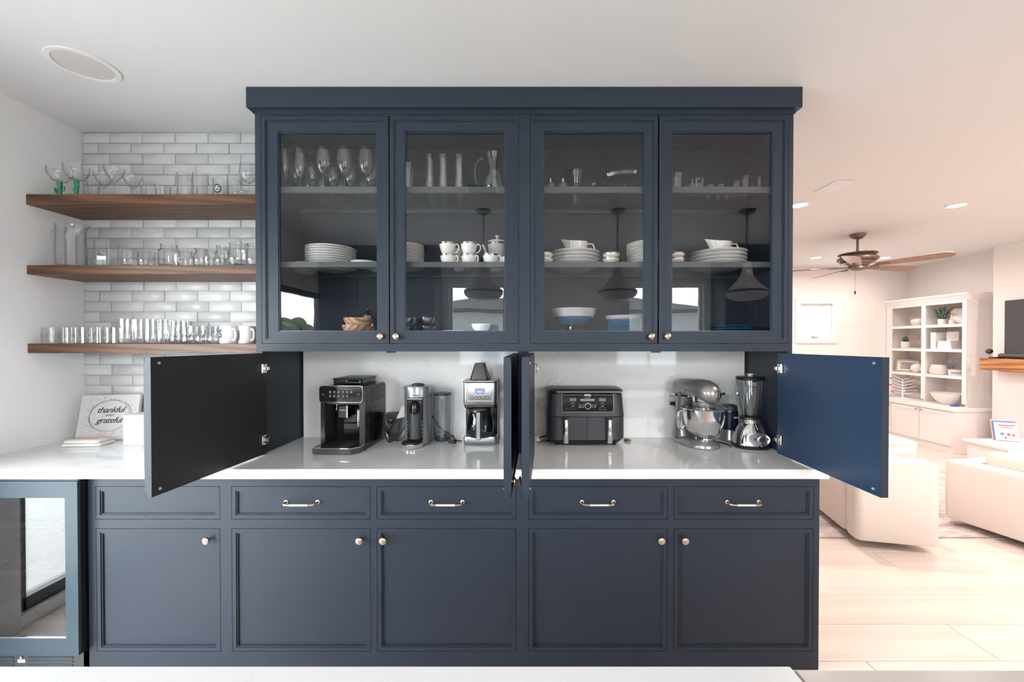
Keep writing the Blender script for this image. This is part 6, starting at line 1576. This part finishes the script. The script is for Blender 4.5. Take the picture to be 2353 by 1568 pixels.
# tree of felt leaves, picture and bowl on the cabinet top
t = thing('leaf_tree_ornament', 'flat white tree ornament with red and orange leaves on the bookcase base', 'ornament', (6.10, XY(2075, 6.10), shz(3)), R(-90+28))
M().cbox(-.09, .09, -.03, .03, 0, .012, .003).build('stand', WHITEP, t)
M().tube([(0,0,.01),(0,0,.16),(.0,0,.30)], [.012,.008,.004], 8).build('trunk', WHITEP, t)
LC = [mat('red_leaf', (.72,.03,.03), rough=.6), mat('orange_leaf', (.85,.32,.08), rough=.6), mat('pale_green_leaf', (.45,.55,.40), rough=.6)]
k_ = 0
for s in (-1, 1):
    for j in range(6):
        z = .07 + j*.045; L = .15 - abs(j-2.5)*.012; up = .02 + j*.008
        M().tube([(0,0,z), (s*L*.5,0,z+up*.5), (s*L,0,z+up*1.2)], [.005,.004,.002], 6).build('branch', WHITEP, t)
        cc = LC[(j+(s > 0)) % 2] if j in (0, 2, 4) else LC[2] if j == 5 else None
        if cc is not None:
            M().sphere((s*(L+.012), -.002, z+up*1.2), .020, 10, 6, (1.1,.25,.55)).build('leaf', cc, t)
pframe('wide white picture frame of a pier behind the leaf tree ornament', (6.40, XY(2097, 6.40), shz(3)), .36, .30, R(-78), mat('rose_white_frame', (.74,.66,.62), rough=.4), mat('pier_photo', (.20,.21,.22), rough=.5, col2=(.75,.74,.73), nscale=10, vec=(1,1,6)), 8)
o = M().lathe(shell([(.07,0),(.075,.006),(.13,.06),(.168,.125),(.178,.165)], .007, .01), 40).build('large_bowl', CREAM); tagit(o, 'large cream bowl on the bookcase base under the right bay', 'bowl'); o.location = (6.16, XY(2178, 6.16), shz(3)); o.scale = (1, 1.02, 1)
o = M().cbox(-.05,.05,-.02,.02,0,.02,.004).build('blue_block', mat('bright_blue_plastic', (.03,.10,.75), rough=.4)); tagit(o, 'small bright blue block by the outer end of the bookcase base', 'toy'); o.location = (6.06, 5.665, shz(3))

# chimney breast, mantel, television, hearth
XF = 6.20; YCE = XY(2281, XF)
BRICKW = mat('white_textured_stone', (.86,.80,.78), rough=.7, bump=1.0, bscale=26)
cb_ = M().box(XF, XR-.001, 2.2, YCE, FLZ, CEILZ-.001); struct('wall_chimney', cb_, WARMW)
fs = thing('stone_surround', 'white rough stone fireplace surround under the wooden mantel', 'fireplace')
M().box(XF-.03, XF-.0005, 2.3, XY(2298, XF), .29, 1.10).build('surround_panel', BRICKW, fs, smooth=0)
MANT = wood('reclaimed_mantel', (.20,.070,.020), (.62,.27,.09), rough=.55, scale=.8, axis=1)
XM = 5.98
solo('mantel_shelf', M().cbox(XM, XF-.0006, 2.6, XY(2251, XM), 1.117, 1.268, .006), MANT, 'chunky orange-brown reclaimed wood mantel below the television', 'mantel')
t = thing('television', 'wall-mounted television above the wooden mantel, cut by the picture edge', 'television', (0,0,0))
XT = 6.13; yt = XY(2309, XT)
M().box(XT+.006, XF-.0006, 3.75, yt, 1.312, 2.0).build('back_case', DGREY, t, smooth=0)
M().box(XT-.002, XT+.006, 3.75, yt+.003, 1.309, 2.003).build('bezel', BLACK, t, smooth=0)
M().box(XT-.0035, XT-.0022, 3.76, yt-.006, 1.318, 1.993).build('screen', mat('tv_screen', (.03,.035,.04), rough=.04, spec=.9), t, smooth=0)
t = thing('soundbar', 'long dark soundbar lying on the mantel below the television', 'soundbar', (6.085, 0, 1.2685))
M().rings([[(x*.045, yy, .035+z*.032) for x, z in [(cos(2*pi*i/16), sin(2*pi*i/16)) for i in range(16)]] for yy in (3.9, XY(2300, 6.08))]).build('body', DGREY, t)
t = thing('web_camera', 'small round silver camera on a stand at the end of the mantel', 'camera', (6.07, XY(2273, 6.07), 1.2685))
M().lathe([(.0005,0),(.03,0),(.03,.006),(.008,.012),(.006,.05),(.012,.06),(.0005,.06)], 20).build('stand', CHROME, t)
M().sphere((0,0,.090), .035, 18, 12).build('ball_head', DGREY, t)
M().lat([(.018,0),(.018,.006),(.010,.009),(.001,.009)], (-.004,-.031,.090), '-y', 16).build('lens', GLOSSBLACK, t)
o = M().rbox(-.04,.04,-.05,.05,0,.018,.01,.004,4).build('streaming_box', BLACK); tagit(o, 'small flat black box between the camera and the soundbar', 'media box'); o.location = (6.08, XY(2288, 6.08), 1.2685)
XH = 5.40; YH = XY(2213, XH)
ht = thing('hearth', 'raised white stone hearth with a smooth slab top', 'hearth')
M().box(XH+.03, XF-.0312, 2.3, YH-.03, FLZ, .262).build('stone_base', BRICKW, ht, smooth=0)
M().cbox(XH, XF-.0312, 2.3, YH, .2625, .295, .004).build('slab_top', LW, ht)
CV = mat('book_cover_sky', (.62,.76,.86), rough=.4, col2=(.86,.84,.80), nscale=10); REDP = mat('book_red_print', (.75,.12,.10), rough=.5); BLP = mat('book_blue_print', (.10,.28,.70), rough=.5)
yk = 4.83
for i in range(3):
    y0_ = yk + .0 - i*.0; xx = XH+.40 + i*.045
    t = thing('picture_book', ('front pale blue children book leaning on the hearth', 'middle children book with a blue cover behind the pale one', 'rear children book with a pink cover, leaning back on the others')[i], 'book', (5.78+i*.0125, 4.80+i*.028, .3015), 0, 'children books on the hearth', (R(-14), 0, R(-24)))
    M().cbox(-.10, .10, 0, .022, 0, .215+.012*i, .002).build('cover', (CV, BLP, mat('book_pink_cover', (.85,.55,.50), rough=.5))[i], t)
    M().box(-.097, .0985, .003, .019, .2152+.012*i, .2162+.012*i).build('page_edge', PORC, t, smooth=0)
    if i == 0:
        for k, (x, z, m_) in enumerate(((-.045,.08,BLP),(.01,.075,REDP),(.05,.07,REDP),(-.02,.035,REDP),(.035,.03,mat('book_yellow_print',(.85,.65,.15),rough=.5)))):
            M().lat([(.018-.002*k,0),(.017-.002*k,.0006),(.001,.0008)], (x, -.0001, z), '-y', 14).build('cover_picture', m_, t)
        M().box(-.07,.07,-.0012,-.0001,.175,.188).build('title_band', REDP, t, smooth=0); M().box(-.05,.05,-.0012,-.0001,.152,.160).build('title_band', REDP, t, smooth=0)

# ceiling fan
FANB = mat('fan_bronze', (.19,.135,.105), rough=.4, metal=.4); BLD = mat('fan_blade_walnut', (.30,.17,.125), rough=.4)
fxy = (XP(1969, 4.72), 4.72)
t = thing('ceiling_fan', 'bronze five-blade ceiling fan with a pull chain', 'ceiling fan', (fxy[0], fxy[1], CEILZ), R(0))
M().lathe([(.001,-.001),(.080,-.001),(.082,-.006),(.076,-.022),(.060,-.040),(.056,-.046),(.040,-.056),(.018,-.062),(.001,-.062)], 28).build('canopy', FANB, t)
M().lathe([(.0125,-.060),(.0125,-.19),(.030,-.20),(.034,-.215),(.001,-.215)], 16).build('downrod', FANB, t)
M().lathe([(.03,-.205),(.14,-.222),(.185,-.228),(.188,-.236),(.165,-.246),(.150,-.250),(.170,-.262),(.196,-.280),(.198,-.296),(.180,-.312),(.150,-.318),(.165,-.326),(.160,-.336),(.13,-.345),(.10,-.365),(.080,-.372),(.001,-.372)], 36).build('motor_housing', FANB, t)
M().lathe([(.05,-.372),(.085,-.378),(.088,-.40),(.070,-.416),(.03,-.424),(.001,-.425)], 28).build('switch_housing', FANB, t)
zb = -.378
for k in range(5):
    a = R(10 + 72*k)
    rot = Matrix.Rotation(a, 4, 'Z')
    br = M().tube([(.07,0,zb),(.13,.012,zb-.012),(.19,.02,zb-.008)], .006, 8); br.tube([(.07,0,zb),(.13,-.012,zb-.012),(.19,-.02,zb-.008)], .006, 8) if False else None
    b_ = br.xf(rot).build('blade_bracket', FANB, t)
    q_ = [(.22 + .07*cos(2*pi*i/16), .030*sin(2*pi*i/16), zb-.006) for i in range(16)]
    M().tube(q_, .0055, 6, closed=True).xf(rot).build('bracket_loop', FANB, b_)
    bl = M(); n = 12; top, bot = [], []
    out = []
    for i in range(n+1): u = i/n; x = .18 + .63*u; w_ = (.048 + .030*sin(min(1,u*1.25)*pi/2)); w_ *= (1 if u < .93 else sqrt(max(0.02, 1-((u-.93)/.07)**2*.85))); out.append((x, w_))
    poly = [(x, w_) for x, w_ in out] + [(x, -w_) for x, w_ in reversed(out)]
    ti = R(-13)
    def tp(x, y, z): return (x, y*cos(ti)-z*sin(ti), zb-.002 + y*sin(ti)+z*cos(ti))
    bl.rings([[tp(x, y, 0) for x, y in poly], [tp(x, y, .006) for x, y in poly]])
    bl.xf(rot).build('blade', BLD, t, smooth=0)
pc = M().tube([(-.05,-.03,-.41),(-.05,-.03,-.53)], .0016, 6).build('pull_chain', FANB, t)
M().tube([(-.05,-.03,-.53),(-.05,-.03,-.66)], .0012, 6).build('pull_chain', FANB, t)
M().lathe([(.001,-.66),(.008,-.668),(.010,-.69),(.006,-.70),(.001,-.70)], 12, (-.05,-.03,0)).build('chain_pull', OAK, t)

# seating
FAB = mat('oatmeal_upholstery', (.78,.70,.64), rough=.9, bump=.35, bscale=220, noise=.05, nscale=40, vec=(1,1,6))
def soft(x0, x1, y0, y1, z0, z1, r=.06, b=.035, n=6): return M().rbox(x0, x1, y0, y1, z0, z1, r, b, n)
PLINTH = mat('dark_plinth', (.03,.025,.022), rough=.6)
# swivel loveseat seen from its back corner
C2 = Vector((2.94, 2.82)); C1 = Vector((2.436, 2.935)); ax = (C2-C1).normalized(); ang = atan2(ax.y, ax.x)
t = thing('armchair', 'cream upholstered armchair with its back to the camera, just right of the cabinets', 'armchair', (C1.x, C1.y, FLZ), ang)
LX, LY = (C2-C1).length, 1.05
M().rbox(.16, LX-.14, .16, LY-.16, 0, .05, .04, .004, 4).build('plinth', PLINTH, t)
bk = soft(0, LX, 0, .17, .051, .648, .05, .03).build('back', FAB, t)
soft(0, .13, .171, LY, .051, .60, .05, .03).build('arm', FAB, t); soft(LX-.13, LX, .171, LY, .051, .60, .05, .03).build('arm', FAB, t)
soft(.131, LX-.131, .171, LY-.01, .051, .44, .03, .03).build('seat', FAB, t)
pw = M().rings([[(.20+(.36*u), .26+dy*(.02+.05*sin(pi*u)), .63+z) for (dy, z) in ((-1,0),(-.6,-.10),(0,-.14),(.6,-.10),(1,0),(.6,.045),(0,.055),(-.6,.045))] for u in (0,.15,.4,.7,.9,1)])
# tall floor cushion between the armchair and the ottoman
pil = thing('floor_cushion', 'cream floor cushion peeking over the armchair back', 'cushion', (3.335, 3.62, FLZ))
M().rings([[(-.185+.37*u, dy*(.015+.06*sin(pi*max(.02,min(.98,u)))), .30 + zz*(.26+.03*abs(2*u-1))) for (dy, zz) in ((-1,0),(-.8,-.85),(0,-1),(.8,-.85),(1,0),(.8,.85),(0,1),(-.8,.85))] for u in (0,.08,.25,.5,.75,.92,1)]).build('cover', FAB, pil)
# long sofa to the right
t = thing('sofa', 'cream upholstered sofa running out of the picture at the right', 'sofa', (3.50, 3.36, FLZ), R(-90+14.5))
LS = 2.1
# local x runs along the back towards the camera, local y away to the right
M().rbox(.15, LS-.15, .20, .80, 0, .05, .03, .004, 4).build('plinth', PLINTH, t)
soft(0, LS, 0, .16, .051, .535, .05, .03).build('back', FAB, t)
soft(0, .14, .161, .92, .051, .53, .05, .03).build('arm', FAB, t); soft(LS-.14, LS, .161, .92, .051, .53, .05, .03).build('arm', FAB, t)
soft(.141, LS-.141, .161, .90, .051, .40, .03, .03).build('seat', FAB, t)
soft(.16, 1.04, .170, .34, .405, .63, .05, .04).build('back_cushion', FAB, t); soft(1.06, 1.94, .170, .34, .405, .63, .05, .04).build('back_cushion', FAB, t)
t = thing('patterned_pillow', 'small white pillow with a dark twig print on the sofa', 'pillow', (3.93, 3.13, .372), R(-25), None, (R(-10), R(12), R(-30)))
M().rings([[(-.14+.28*u, dy*(.008+.05*sin(pi*max(.02,min(.98,u)))), .24*(.5+zz*.5)) for (dy, zz) in ((-1,0),(-.7,-.8),(0,-1),(.7,-.8),(1,0),(.7,.8),(0,1),(-.7,.8))] for u in (0,.1,.3,.5,.7,.9,1)]).build('cushion', PORC, t)
rnd = random.Random(8)
for i in range(9):
    x = rnd.uniform(-.08,.08); z = rnd.uniform(.07,.18); pts = [(x, -.060, z)]
    for k in range(4): x += rnd.uniform(-.02,.025); z += rnd.uniform(-.01,.02); pts.append((x, -.060+abs(x)*.12, z))
    M().tube(pts, .0018, 5).build('twig_print', EMB, t)
t = thing('ottoman', 'low cream ottoman with a flat cushion top beyond the armchair', 'ottoman', (3.12, 3.98, FLZ), R(-4))
soft(0, .74, 0, .62, .07, .40, .04, .02).build('base', FAB, t); soft(-.005, .745, -.005, .625, .401, .535, .04, .02).build('cushion_top', FAB, t)
M().rbox(.05,.69,.05,.57,0,.07,.02,.004,4).build('plinth', PLINTH, t)
RUG = mat('faded_rug', (.72,.62,.58), rough=.95, col2=(.42,.35,.35), nscale=9, vec=(1,2.2,1), ndet=9); RUGB = mat('rug_border', (.30,.24,.24), rough=.95, noise=.4, nscale=30)
t = thing('area_rug', 'faded beige and grey patterned rug under the seating', 'rug', (0,0,FLZ))
y0_ = 1.505*FPX/(1241-787)
M().box(1.55, 4.9, y0_, 5.7, .0005, .008).build('field', RUG, t, smooth=0)
for (a, b_, c0_, d0_) in ((1.55, 4.9, y0_+.0, y0_+.012), (1.55, 4.9, y0_+.20, y0_+.21), (1.55, 4.9, y0_+.23, y0_+.236), (1.55, 4.9, y0_+.42, y0_+.43)):
    M().box(a, b_, c0_, d0_, .0081, .009).build('border_line', RUGB, t, smooth=0)
